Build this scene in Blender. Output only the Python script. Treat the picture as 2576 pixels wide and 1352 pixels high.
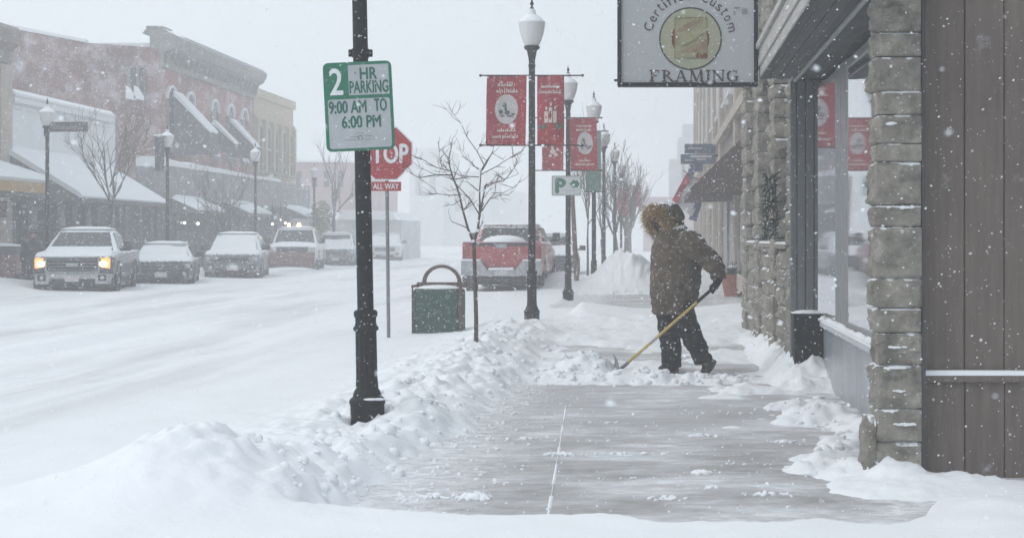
import bpy, bmesh, math, random
import numpy as np
from mathutils import Vector, Matrix, noise as mnoise

SC = bpy.context.scene
for o in list(bpy.data.objects):
    bpy.data.objects.remove(o)
COL = SC.collection
R = math.radians
random.seed(7)
NR = np.random.default_rng(11)

# ------------------------------------------------------------------ camera
EYE = 1.4
cam_d = bpy.data.cameras.new('camera')
cam = bpy.data.objects.new('camera', cam_d)
COL.objects.link(cam)
cam.location = (0, 0, EYE)
cam.rotation_euler = (R(90), 0, 0)
cam_d.sensor_width = 36
cam_d.lens = 36 * 4200 / 2576
cam_d.shift_x = -(1655 - 1288) / 2576
cam_d.shift_y = -(676 - 597) / 2576
cam_d.clip_start = 0.1
cam_d.clip_end = 3000
cam_d.dof.use_dof = True
cam_d.dof.focus_distance = 19
cam_d.dof.aperture_fstop = 13
SC.camera = cam

# ------------------------------------------------------------------ sky, sun, exposure
SUN_EL, SUN_ROT = R(48), R(-60)
w = bpy.data.worlds.new('World')
SC.world = w
w.use_nodes = True
nt = w.node_tree
nt.nodes.clear()
out = nt.nodes.new('ShaderNodeOutputWorld')
bg = nt.nodes.new('ShaderNodeBackground')
sky = nt.nodes.new('ShaderNodeTexSky')
sky.sky_type = 'NISHITA'
sky.sun_disc = False
sky.sun_elevation = SUN_EL
sky.sun_rotation = SUN_ROT
sky.dust_density = 6
sky.air_density = 1.5
mix = nt.nodes.new('ShaderNodeMix')
mix.data_type = 'RGBA'
mix.inputs[0].default_value = 0.86            # thick overcast: most of the blue is gone
mix.inputs[7].default_value = (7.0, 7.75, 8.5, 1)
nt.links.new(sky.outputs[0], mix.inputs[6])
nt.links.new(mix.outputs[2], bg.inputs[0])
bg.inputs[1].default_value = 0.105
nt.links.new(bg.outputs[0], out.inputs[0])

sd = bpy.data.lights.new('sun', 'SUN')
sd.energy = 0.6
sd.angle = R(40)
sd.color = (1.0, 0.97, 0.93)
so = bpy.data.objects.new('sun', sd)
COL.objects.link(so)
so.rotation_euler = (R(90) - SUN_EL, 0, R(-60))

vs = SC.view_settings
vs.view_transform = 'Standard'
vs.look = 'None'
vs.exposure = 0.28
vs.gamma = 1
vs.use_curve_mapping = False
cy = SC.cycles
cy.max_bounces = 8
cy.diffuse_bounces = 3
cy.glossy_bounces = 3
cy.transmission_bounces = 3
cy.volume_bounces = 5
cy.transparent_max_bounces = 6
cy.use_denoising = True
cy.sample_clamp_indirect = 4
cy.use_adaptive_sampling = True
cy.adaptive_threshold = 0.012
SC.render.film_transparent = False

# ------------------------------------------------------------------ helpers
F = 4200.0
def sc_(D): return F / D
def px(x, D): return (x - 1655) * D / F              # where a sight line crosses depth D
def pz(y, D): return EYE - (y - 597) * D / F

def tag(o, label=None, cat=None, group=None, kind=None):
    if label: o['label'] = label
    if cat: o['category'] = cat
    if group: o['group'] = group
    if kind: o['kind'] = kind
    return o

def thing(name, label, cat, loc=(0, 0, 0), rotz=0, group=None):
    o = bpy.data.objects.new(name, None)
    COL.objects.link(o)
    o.empty_display_size = 0.2
    o.location = loc
    o.rotation_euler = (0, 0, rotz)
    return tag(o, label, cat, group)

def copy_tree(o, parent=None):
    c = o.copy()
    COL.objects.link(c)
    if parent: c.parent = parent
    for ch in list(o.children):
        copy_tree(ch, c)
    return c

class MB:
    def __init__(s):
        s.V = []; s.F = []; s.M = []
    def add(s, vs, fs, m=0):
        b = len(s.V)
        s.V.extend([tuple(v) for v in vs])
        for f in fs:
            s.F.append(tuple(b + i for i in f)); s.M.append(m)
        return s
    def box(s, x0, x1, y0, y1, z0, z1, m=0):
        v = [(x0,y0,z0),(x1,y0,z0),(x1,y1,z0),(x0,y1,z0),(x0,y0,z1),(x1,y0,z1),(x1,y1,z1),(x0,y1,z1)]
        f = [(0,3,2,1),(4,5,6,7),(0,1,5,4),(1,2,6,5),(2,3,7,6),(3,0,4,7)]
        return s.add(v, f, m)
    def bbox(s, x0, x1, y0, y1, z0, z1, b=0.02, seg=2, m=0):
        bm = bmesh.new()
        bmesh.ops.create_cube(bm, size=1)
        for v in bm.verts:
            v.co = Vector((x0 + (v.co.x + .5) * (x1 - x0), y0 + (v.co.y + .5) * (y1 - y0), z0 + (v.co.z + .5) * (z1 - z0)))
        bmesh.ops.bevel(bm, geom=list(bm.edges), offset=b, segments=seg, affect='EDGES', profile=.6)
        bm.verts.index_update()
        s.add([v.co[:] for v in bm.verts], [[v.index for v in f.verts] for f in bm.faces], m)
        bm.free()
        return s
    def prism(s, poly, a0, a1, axis='y', m=0):
        """poly in the two other axes, extruded along axis"""
        n = len(poly)
        def P(p, a):
            if axis == 'y': return (p[0], a, p[1])
            if axis == 'x': return (a, p[0], p[1])
            return (p[0], p[1], a)
        v = [P(p, a0) for p in poly] + [P(p, a1) for p in poly]
        f = [tuple(range(n)), tuple(range(2 * n - 1, n - 1, -1))]
        for i in range(n):
            j = (i + 1) % n
            f.append((i, i + n, j + n, j))
        return s.add(v, f, m)
    def loft(s, rings, cap=True, closed=True, m=0):
        n = len(rings[0]); v = []; f = []
        for r in rings: v.extend(r)
        for k in range(len(rings) - 1):
            for i in range(n if closed else n - 1):
                j = (i + 1) % n
                f.append((k*n+i, k*n+j, (k+1)*n+j, (k+1)*n+i))
        if cap:
            f.append(tuple(range(n - 1, -1, -1)))
            f.append(tuple(range((len(rings)-1)*n, len(rings)*n)))
        return s.add(v, f, m)
    def lathe(s, prof, seg=16, c=(0, 0, 0), m=0, cap=True):
        rings = []
        for r, z in prof:
            rings.append([(c[0] + r * math.cos(2*math.pi*i/seg), c[1] + r * math.sin(2*math.pi*i/seg), c[2] + z) for i in range(seg)])
        return s.loft(rings, cap=cap, m=m)
    def tube(s, pts, rad, seg=7, m=0, cap=True):
        pts = [Vector(p) for p in pts]
        if not hasattr(rad, '__len__'): rad = [rad] * len(pts)
        rings = []; up = Vector((0.13, 0.21, 0.97)).normalized(); prev = None
        for i, p in enumerate(pts):
            t = (pts[min(i+1, len(pts)-1)] - pts[max(i-1, 0)])
            if t.length < 1e-9: t = Vector((0, 0, 1))
            t.normalize()
            if prev is None:
                a = t.cross(up)
                if a.length < .05: a = t.cross(Vector((1, 0, 0)))
            else:
                a = prev - t * prev.dot(t)
            a.normalize(); prev = a
            b = t.cross(a)
            rr = rad[i]
            rings.append([tuple(p + (a * math.cos(2*math.pi*k/seg) + b * math.sin(2*math.pi*k/seg)) * rr) for k in range(seg)])
        return s.loft(rings, cap=cap, m=m)
    def ell(s, c, r, seg=14, rings=9, m=0, rot=None):
        V = []; Fs = []
        for i in range(rings + 1):
            th = math.pi * i / rings
            for k in range(seg):
                ph = 2 * math.pi * k / seg
                p = Vector((r[0]*math.sin(th)*math.cos(ph), r[1]*math.sin(th)*math.sin(ph), r[2]*math.cos(th)))
                if rot: p = rot @ p
                V.append((c[0]+p.x, c[1]+p.y, c[2]+p.z))
        for i in range(rings):
            for k in range(seg):
                j = (k + 1) % seg
                Fs.append((i*seg+k, (i+1)*seg+k, (i+1)*seg+j, i*seg+j))
        return s.add(V, Fs, m)
    def xform(s, M):
        s.V = [tuple(M @ Vector(v)) for v in s.V]
        return s
    def build(s, name, mats, parent=None, smooth=False, sharp=35, loc=None):
        me = bpy.data.meshes.new(name)
        me.from_pydata(s.V, [], s.F)
        if not isinstance(mats, (list, tuple)): mats = [mats]
        for mm in mats: me.materials.append(mm)
        if len(mats) > 1: me.polygons.foreach_set('material_index', s.M)
        me.validate()
        bm = bmesh.new(); bm.from_mesh(me)
        bmesh.ops.remove_doubles(bm, verts=bm.verts, dist=1e-5)
        bmesh.ops.recalc_face_normals(bm, faces=bm.faces)
        bm.to_mesh(me); bm.free()
        if smooth:
            me.polygons.foreach_set('use_smooth', [True] * len(me.polygons))
            me.set_sharp_from_angle(angle=R(sharp))
        o = bpy.data.objects.new(name, me)
        COL.objects.link(o)
        if parent: o.parent = parent
        if loc: o.location = loc
        return o

def obj_np(name, V, Fq, mats, smooth=True, parent=None, mi=None):
    me = bpy.data.meshes.new(name)
    V = np.asarray(V, dtype=np.float32); Fq = np.asarray(Fq, dtype=np.int32)
    k = Fq.shape[1]
    me.vertices.add(len(V)); me.vertices.foreach_set('co', V.ravel())
    me.loops.add(Fq.size); me.loops.foreach_set('vertex_index', Fq.ravel())
    me.polygons.add(len(Fq)); me.polygons.foreach_set('loop_start', np.arange(0, Fq.size, k, dtype=np.int32))
    me.update(calc_edges=True)
    if smooth: me.polygons.foreach_set('use_smooth', np.ones(len(Fq), dtype=bool))
    if not isinstance(mats, (list, tuple)): mats = [mats]
    for m_ in mats: me.materials.append(m_)
    if mi is not None: me.polygons.foreach_set('material_index', np.asarray(mi, dtype=np.int32))
    me.validate()
    o = bpy.data.objects.new(name, me)
    COL.objects.link(o)
    if parent: o.parent = parent
    return o

# 2-D value noise (numpy)
_G = NR.random((256, 256))
def vn(x, y):
    xi = np.floor(x).astype(int); yi = np.floor(y).astype(int)
    fx = x - xi; fy = y - yi
    fx = fx*fx*fx*(fx*(fx*6-15)+10); fy = fy*fy*fy*(fy*(fy*6-15)+10)
    a = _G[xi & 255, yi & 255]; b = _G[(xi+1) & 255, yi & 255]
    c = _G[xi & 255, (yi+1) & 255]; d = _G[(xi+1) & 255, (yi+1) & 255]
    return (a*(1-fx)+b*fx)*(1-fy) + (c*(1-fx)+d*fx)*fy - .5
def fbm(x, y, o=4, g=.5):
    t = 0; a = 1
    for k in range(o):
        t = t + a * vn(x * 2**k + 17.3*k, y * 2**k + 9.1*k); a *= g
    return t

# text outlines from the built-in font
_txt = {}
def text_geo(s, size=1.0):
    if s not in _txt:
        cu = bpy.data.curves.new('t', 'FONT')
        cu.body = s; cu.size = 1; cu.resolution_u = 3
        cu.align_x = 'CENTER'; cu.align_y = 'CENTER'
        o = bpy.data.objects.new('t', cu); COL.objects.link(o)
        dg = bpy.context.evaluated_depsgraph_get(); dg.update()
        me = bpy.data.meshes.new_from_object(o.evaluated_get(dg))
        _txt[s] = ([v.co[:2] for v in me.vertices], [tuple(p.vertices) for p in me.polygons])
        bpy.data.objects.remove(o); bpy.data.curves.remove(cu); bpy.data.meshes.remove(me)
    V, Fs = _txt[s]
    return V, Fs
def put_text(mb, s, cx, cz, w, h, y, m=0, rot=0, bold=0):
    """text fitted into a w x h box centred at (cx,cz), in the XZ plane at depth y, facing -Y"""
    V, Fs = text_geo(s)
    xs = [v[0] for v in V]; zs = [v[1] for v in V]
    x0, x1, z0, z1 = min(xs), max(xs), min(zs), max(zs)
    kz = h / (z1 - z0); kx = w / (x1 - x0) if w else kz
    c, sn = math.cos(rot), math.sin(rot)
    def T(v, dx=0, dz=0):
        a = (v[0] - (x0+x1)/2) * kx + dx; b = (v[1] - (z0+z1)/2) * kz + dz
        return (cx + a*c - b*sn, y, cz + a*sn + b*c)
    offs = [(0, 0)] if not bold else [(-bold, 0), (bold, 0), (0, bold), (0, -bold), (0, 0)]
    for k, (dx, dz) in enumerate(offs):
        mb.add([(p[0], p[1] - .0002*k, p[2]) for p in (T(v, dx, dz) for v in V)], Fs, m)
    return mb

# ------------------------------------------------------------------ materials
def lin(c):
    return tuple(((v/255)/12.92 if v/255 <= .04045 else (((v/255)+.055)/1.055)**2.4) for v in c)

def mat(name, col, rough=.7, var=.18, scale=6, bump=.0, bscale=40, spec=.4, metal=0, dust=0, dscale=9, coat=0, emit=None, estr=0, upsnow=0, stretch=None, uscale=14):
    """procedural paint / stone / cloth: mottled base colour, optional bump, wind-plastered snow specks (dust) and
    snow lying on faces that look up (upsnow)"""
    m = bpy.data.materials.new(name); m.use_nodes = True
    t = m.node_tree; N = t.nodes; L = t.links
    b = N['Principled BSDF']
    b.inputs['Roughness'].default_value = rough
    b.inputs['Specular IOR Level'].default_value = spec
    b.inputs['Metallic'].default_value = metal
    b.inputs['Coat Weight'].default_value = coat
    tc = N.new('ShaderNodeTexCoord')
    src = tc.outputs['Object']
    if stretch:
        mp = N.new('ShaderNodeMapping'); mp.inputs['Scale'].default_value = stretch
        L.new(src, mp.inputs[0]); src = mp.outputs[0]
    n1 = N.new('ShaderNodeTexNoise'); n1.inputs['Scale'].default_value = scale; n1.inputs['Detail'].default_value = 6
    n1.inputs['Roughness'].default_value = .65
    L.new(src, n1.inputs['Vector'])
    rp = N.new('ShaderNodeMapRange')
    rp.inputs[1].default_value = .3; rp.inputs[2].default_value = .7
    rp.inputs[3].default_value = 1 - var; rp.inputs[4].default_value = 1 + var
    L.new(n1.outputs[0], rp.inputs[0])
    mx = N.new('ShaderNodeVectorMath'); mx.operation = 'SCALE'
    mx.inputs[0].default_value = col[:3]
    L.new(rp.outputs[0], mx.inputs['Scale'])
    cur = mx.outputs[0]
    if dust > 0:
        n2 = N.new('ShaderNodeTexNoise'); n2.inputs['Scale'].default_value = dscale; n2.inputs['Detail'].default_value = 8
        n2.inputs['Roughness'].default_value = .75
        L.new(tc.outputs['Object'], n2.inputs['Vector'])
        r2 = N.new('ShaderNodeMapRange')
        r2.inputs[1].default_value = .62 - .25*dust; r2.inputs[2].default_value = .82 - .2*dust
        r2.inputs[3].default_value = 0; r2.inputs[4].default_value = min(1, .35 + .6*dust)
        L.new(n2.outputs[0], r2.inputs[0])
        m2 = N.new('ShaderNodeMix'); m2.data_type = 'RGBA'
        m2.inputs[7].default_value = (.82, .84, .87, 1)
        L.new(r2.outputs[0], m2.inputs[0]); L.new(cur, m2.inputs[6]); cur = m2.outputs[2]
    if upsnow > 0:
        ge = N.new('ShaderNodeNewGeometry'); sx = N.new('ShaderNodeSeparateXYZ')
        L.new(ge.outputs['Normal'], sx.inputs[0])
        n3 = N.new('ShaderNodeTexNoise'); n3.inputs['Scale'].default_value = uscale; n3.inputs['Detail'].default_value = 5
        L.new(tc.outputs['Object'], n3.inputs['Vector'])
        ad = N.new('ShaderNodeMath'); ad.operation = 'ADD'
        L.new(sx.outputs[2], ad.inputs[0]); L.new(n3.outputs[0], ad.inputs[1])
        r3 = N.new('ShaderNodeMapRange')
        r3.inputs[1].default_value = 1.25 - .5*upsnow; r3.inputs[2].default_value = 1.4 - .5*upsnow
        L.new(ad.outputs[0], r3.inputs[0])
        m3 = N.new('ShaderNodeMix'); m3.data_type = 'RGBA'
        m3.inputs[7].default_value = (.84, .86, .89, 1)
        L.new(r3.outputs[0], m3.inputs[0]); L.new(cur, m3.inputs[6]); cur = m3.outputs[2]
    L.new(cur, b.inputs['Base Color'])
    if bump > 0:
        n4 = N.new('ShaderNodeTexNoise'); n4.inputs['Scale'].default_value = bscale; n4.inputs['Detail'].default_value = 6
        L.new(src, n4.inputs['Vector'])
        bp = N.new('ShaderNodeBump'); bp.inputs['Strength'].default_value = bump; bp.inputs['Distance'].default_value = .02
        L.new(n4.outputs[0], bp.inputs['Height']); L.new(bp.outputs[0], b.inputs['Normal'])
    if emit:
        b.inputs['Emission Color'].default_value = (*emit, 1); b.inputs['Emission Strength'].default_value = estr
    return m

def brick_mat(name, c1, c2, mortar, axis='x', size=1.0, dust=.3):
    m = mat(name, c1, .9, .45, .55, dust=dust, dscale=.8)
    t = m.node_tree; N = t.nodes; L = t.links
    b = N['Principled BSDF']
    tc = N.new('ShaderNodeTexCoord'); mp = N.new('ShaderNodeMapping')
    sp = N.new('ShaderNodeSeparateXYZ'); cb = N.new('ShaderNodeCombineXYZ')
    L.new(tc.outputs['Object'], sp.inputs[0])
    ad = N.new('ShaderNodeMath'); ad.operation = 'ADD'
    L.new(sp.outputs[0], ad.inputs[0]); L.new(sp.outputs[1], ad.inputs[1])
    L.new(ad.outputs[0], cb.inputs[0]); L.new(sp.outputs[2], cb.inputs[1])
    br = N.new('ShaderNodeTexBrick')
    br.inputs['Scale'].default_value = 1; br.inputs['Brick Width'].default_value = .22*size
    br.inputs['Row Height'].default_value = .075*size; br.inputs['Mortar Size'].default_value = .008*size
    br.inputs['Color1'].default_value = (*c1, 1); br.inputs['Color2'].default_value = (*c2, 1); br.inputs['Mortar'].default_value = (*mortar, 1)
    L.new(cb.outputs[0], br.inputs['Vector'])
    # multiply mottling node in front of brick colour
    for lk in list(L):
        if lk.from_node.type == 'VECT_MATH':
            tgt = lk.to_socket
            sc2 = lk.from_node
            L.new(br.outputs['Color'], sc2.inputs[0])
    return m

M = {}
M['black_paint'] = mat('black_paint', (.006, .006, .007), .55, .4, 8, bump=.12, bscale=60, dust=.06, dscale=22, spec=.22)
M['dark_bin'] = mat('dark_bin', (.006, .006, .007), .6, .3, 10, spec=.2, dust=.08, dscale=14, upsnow=.5)
M['globe'] = mat('globe', (.70, .70, .69), .35, .06, 5, bump=.1, bscale=18, upsnow=.4)
M['globe_cap'] = mat('globe_cap', (.78, .79, .80), .5, .05, 5, upsnow=.6)
M['galv'] = mat('galv', (.20, .205, .215), .5, .15, 12, metal=.3, dust=.12)
M['sign_white'] = mat('sign_white', (.40, .42, .43), .45, .1, 5, dust=.12, dscale=6)
M['sign_green'] = mat('sign_green', (.010, .15, .085), .45, .15, 12, dust=.16, dscale=16)
M['green_text'] = mat('green_text', (.015, .12, .085), .5, .2, 40, dust=.1, dscale=30)
M['white_text'] = mat('white_text', (.72, .73, .74), .5, .1, 20)
M['sign_red'] = mat('sign_red', (.36, .018, .022), .45, .15, 8, dust=.15, dscale=12)
M['banner_red'] = mat('banner_red', (.33, .020, .028), .8, .18, 5, dust=.22, dscale=9)
M['banner_cream'] = mat('banner_cream', (.62, .56, .52), .8, .15, 14)
M['banner_dark'] = mat('banner_dark', (.12, .10, .10), .8, .3, 20)
M['banner_green'] = mat('banner_green', (.10, .19, .15), .8, .2, 6, dust=.15)
M['holly'] = mat('holly', (.06, .13, .07), .8, .2, 20)
M['bin_green'] = mat('bin_green', (.018, .062, .045), .55, .25, 12, dust=.2, dscale=12)
M['bin_brown'] = mat('bin_brown', (.11, .066, .045), .7, .3, 14, dust=.22, dscale=12)
M['bark'] = mat('bark', (.085, .058, .048), .85, .35, 25, bump=.4, dust=.2, dscale=16)
M['bark_far'] = mat('bark_far', (.09, .075, .07), .9, .3, 15, dust=.15)
M['wood_post'] = mat('wood_post', (.17, .105, .08), .85, .3, 10, bump=.3, dust=.15)
M['snow'] = mat('snow', (.83, .845, .865), .75, .03, 2, bump=.25, bscale=22, spec=.25)
_m = M['snow'].copy(); _m.name = 'ground_snow'; M['ground_snow'] = _m
_t = _m.node_tree; _b = _t.nodes['Principled BSDF']; _src = _b.inputs['Base Color'].links[0].from_socket
_tc = _t.nodes.new('ShaderNodeTexCoord'); _mp = _t.nodes.new('ShaderNodeMapping'); _mp.inputs['Scale'].default_value = (.75, .055, 1)
_n = _t.nodes.new('ShaderNodeTexNoise'); _n.inputs['Scale'].default_value = 1.0; _n.inputs['Detail'].default_value = 8; _n.inputs['Roughness'].default_value = .62
_r = _t.nodes.new('ShaderNodeMapRange'); _r.inputs[1].default_value = .46; _r.inputs[2].default_value = .68; _r.inputs[4].default_value = .72
_sx = _t.nodes.new('ShaderNodeSeparateXYZ'); _w = _t.nodes.new('ShaderNodeMapRange'); _w.inputs[1].default_value = -3.6; _w.inputs[2].default_value = -5.2
_w2 = _t.nodes.new('ShaderNodeMath'); _w2.operation = 'MULTIPLY'
_mx = _t.nodes.new('ShaderNodeMix'); _mx.data_type = 'RGBA'; _mx.inputs[7].default_value = (.50, .505, .51, 1)
for a_, b_ in ((_tc.outputs['Object'], _mp.inputs[0]), (_mp.outputs[0], _n.inputs['Vector']), (_n.outputs[0], _r.inputs[0]), (_tc.outputs['Object'], _sx.inputs[0]), (_sx.outputs[0], _w.inputs[0]),
               (_r.outputs[0], _w2.inputs[0]), (_w.outputs[0], _w2.inputs[1]), (_w2.outputs[0], _mx.inputs[0]), (_src, _mx.inputs[6]), (_mx.outputs[2], _b.inputs['Base Color'])): _t.links.new(a_, b_)
M['stone'] = mat('stone', (.245, .228, .196), .95, .48, 7, bump=1.0, bscale=34, dust=.1, dscale=9, upsnow=.25)
M['stone_far'] = mat('stone_far', (.25, .228, .195), .92, .45, 6, bump=.7, bscale=20, dust=.13, dscale=9, upsnow=.35)
M['mortar'] = mat('mortar', (.045, .042, .036), .95, .3, 12)
M['brown_panel'] = mat('brown_panel', (.152, .124, .106), .8, .2, 4, bump=.3, bscale=40, dust=.09, dscale=5, stretch=(5, 5, .5))
M['gray_panel'] = mat('gray_panel', (.155, .16, .163), .7, .15, 3, dust=.07, dscale=7, stretch=(5, 5, .5))
M['weathered_wood'] = mat('weathered_wood', (.44, .42, .40), .85, .3, 5, bump=.3, stretch=(14, .6, 14), dust=.1)
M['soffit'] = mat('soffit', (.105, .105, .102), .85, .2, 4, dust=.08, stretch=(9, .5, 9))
M['trim_light'] = mat('trim_light', (.30, .31, .31), .6, .12, 6)
M['frame_metal'] = mat('frame_metal', (.27, .272, .272), .45, .15, 8, metal=.4)
M['base_tile'] = mat('base_tile', (.30, .315, .335), .28, .25, 2.2, dust=.12, dscale=3)
M['sill_white'] = mat('sill_white', (.50, .51, .525), .6, .1, 6, upsnow=.7)
M['glass_dark'] = mat('glass_dark', (.60, .61, .64), .03, .06, 3, spec=.8, metal=.85)
M['car_glass'] = mat('car_glass', (.02, .023, .026), .08, .2, 3, spec=.6, dust=.12, dscale=3)
M['far_glass'] = mat('far_glass', (.05, .055, .06), .25, .35, .6, dust=.1, dscale=1.5)
M['sign_face'] = mat('sign_face', (.44, .45, .455), .5, .06, 1.4, dust=.05)
M['sign_ink'] = mat('sign_ink', (.06, .038, .036), .6, .35, 18)
M['disc_cream'] = mat('disc_cream', (.36, .36, .25), .55, .05, 5)
M['art_ochre'] = mat('art_ochre', (.30, .28, .165), .6, .25, 12)
M['art_tan'] = mat('art_tan', (.29, .21, .14), .6, .25, 15)
M['art_brown'] = mat('art_brown', (.17, .055, .025), .6, .2, 15)
M['brick_red'] = brick_mat('brick_red', (.33, .125, .108), (.26, .105, .092), (.30, .22, .20), dust=.5)  # dust: plastered snow, heightened so the colour also pales like distance haze
M['brick_side'] = brick_mat('brick_side', (.24, .105, .092), (.19, .09, .08), (.22, .16, .15), dust=.62)  # heaviest dust: clinging snow plus haze whitening put into the wall colour
M['cream_stone'] = mat('cream_stone', (.46, .385, .28), .9, .15, 2, dust=.2, dscale=3)
M['beige_wall'] = mat('beige_wall', (.46, .40, .34), .9, .18, 2, dust=.12, dscale=3)
M['beige_dark'] = mat('beige_dark', (.27, .235, .21), .9, .18, 2, dust=.12, dscale=3)
M['cornice'] = mat('cornice', (.25, .25, .225), .85, .2, 3, dust=.2, dscale=3, upsnow=.6)
M['white_wall'] = mat('white_wall', (.76, .775, .79), .8, .06, 1.2, dust=.15, dscale=2)
M['shop_dark'] = mat('shop_dark', (.095, .094, .093), .7, .55, .9, dust=.12, dscale=1.5)
M['shop_mid'] = mat('shop_mid', (.15, .15, .15), .8, .25, 1.5, dust=.16, dscale=2)
M['canopy_gray'] = mat('canopy_gray', (.235, .238, .235), .85, .25, 1.4, dust=.2, dscale=2.2)
M['yellow_sign'] = mat('yellow_sign', (.44, .29, .10), .7, .15, 3, dust=.2)
M['awning_dark'] = mat('awning_dark', (.105, .11, .125), .85, .2, 3, dust=.25)
M['awning_brown'] = mat('awning_brown', (.085, .055, .050), .85, .15, 4, dust=.15)
M['planter_red'] = mat('planter_red', (.26, .12, .105), .85, .2, 5, dust=.5)
M['terracotta'] = mat('terracotta', (.30, .105, .065), .8, .15, 8, dust=.1)
M['evergreen'] = mat('evergreen', (.028, .045, .032), .9, .4, 20, dust=.12)
M['tyre'] = mat('tyre', (.02, .02, .021), .9, .3, 20, dust=.3, dscale=7)
M['rim'] = mat('rim', (.22, .22, .23), .4, .15, 9, metal=.5, dust=.2)
M['trim_black'] = mat('trim_black', (.03, .03, .032), .7, .3, 10, dust=.2, dscale=6)
M['chrome'] = mat('chrome', (.36, .37, .38), .35, .3, 6, metal=.4, dust=.35, dscale=5)
M['paint_pewter'] = mat('paint_pewter', (.050, .045, .042), .4, .35, 3, coat=.3, dust=.18, dscale=4, upsnow=.5)
M['paint_gray'] = mat('paint_gray', (.045, .05, .055), .4, .3, 3, coat=.3, dust=.22, dscale=4, upsnow=.5)
M['paint_silver'] = mat('paint_silver', (.17, .18, .185), .4, .25, 3, coat=.3, dust=.35, dscale=4, upsnow=.6)
M['paint_white'] = mat('paint_white', (.62, .63, .64), .4, .08, 3, coat=.3, dust=.2, dscale=4, upsnow=.5)
M['paint_red'] = mat('paint_red', (.36, .028, .028), .35, .12, 3, coat=.4, dust=.32, dscale=3.2, upsnow=.5)
M['tail_red'] = mat('tail_red', (.25, .012, .012), .3, .1, 8)
M['plow_red'] = mat('plow_red', (.15, .055, .050), .6, .3, 4, dust=.25, dscale=4)
M['head_on'] = mat('head_on', (.9, .7, .4), .3, .05, 9, emit=(1, .72, .32), estr=9)
M['marker_on'] = mat('marker_on', (.9, .4, .12), .3, .05, 9, emit=(1, .36, .06), estr=1.1)
M['head_off'] = mat('head_off', (.5, .52, .54), .2, .1, 9, dust=.25)
M['amber_on'] = mat('amber_on', (.9, .6, .3), .3, .05, 9, emit=(1, .66, .25), estr=4)
M['bulb_on'] = mat('bulb_on', (.95, .9, .8), .3, .05, 9, emit=(1, .86, .6), estr=5)
M['plate'] = mat('plate', (.55, .52, .52), .5, .2, 20)
M['parka'] = mat('parka', (.098, .074, .052), .95, .5, 6, bump=.6, bscale=26, dust=.26, dscale=24, upsnow=.12, uscale=48)
M['fur'] = mat('fur', (.52, .37, .20), .95, .4, 30)
M['fur_dark'] = mat('fur_dark', (.30, .20, .105), .95, .4, 30)
M['trousers'] = mat('trousers', (.006, .0065, .008), .9, .5, 12, bump=.5, bscale=25, dust=.12, dscale=18)
M['boot'] = mat('boot', (.040, .028, .022), .8, .3, 20, dust=.25, dscale=16)
M['glove'] = mat('glove', (.011, .011, .012), .8, .3, 20, bump=.3)
M['skin'] = mat('skin', (.42, .25, .19), .6, .1, 10)
M['shovel_yellow'] = mat('shovel_yellow', (.50, .36, .085), .5, .15, 12, dust=.06)
M['shovel_steel'] = mat('shovel_steel', (.24, .24, .25), .5, .2, 12, metal=.3)
M['blue_sign'] = mat('blue_sign', (.055, .085, .15), .6, .35, 4, dust=.2)
M['flag_blue'] = mat('flag_blue', (.075, .095, .20), .8, .2, 6)
M['flag_white'] = mat('flag_white', (.50, .50, .52), .8, .1, 6)
M['flag_red'] = mat('flag_red', (.40, .045, .06), .8, .15, 6)
M['orange_cloth'] = mat('orange_cloth', (.32, .11, .075), .8, .2, 6)
M['far_red'] = mat('far_red', (.42, .31, .30), .9, .2, .5)  # red paled so the colour itself carries part of the haze fade
M['far_gray'] = mat('far_gray', (.52, .525, .54), .9, .2, .5)  # grey lightened to put some of the haze fade into the colour
M['yellow_leaf'] = mat('yellow_leaf', (.24, .22, .12), .9, .3, 3)
M['work_cloth'] = mat('work_cloth', (.035, .035, .04), .9, .3, 9, dust=.1)
M['cap_red'] = mat('cap_red', (.06, .03, .03), .9, .2, 9)
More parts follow.
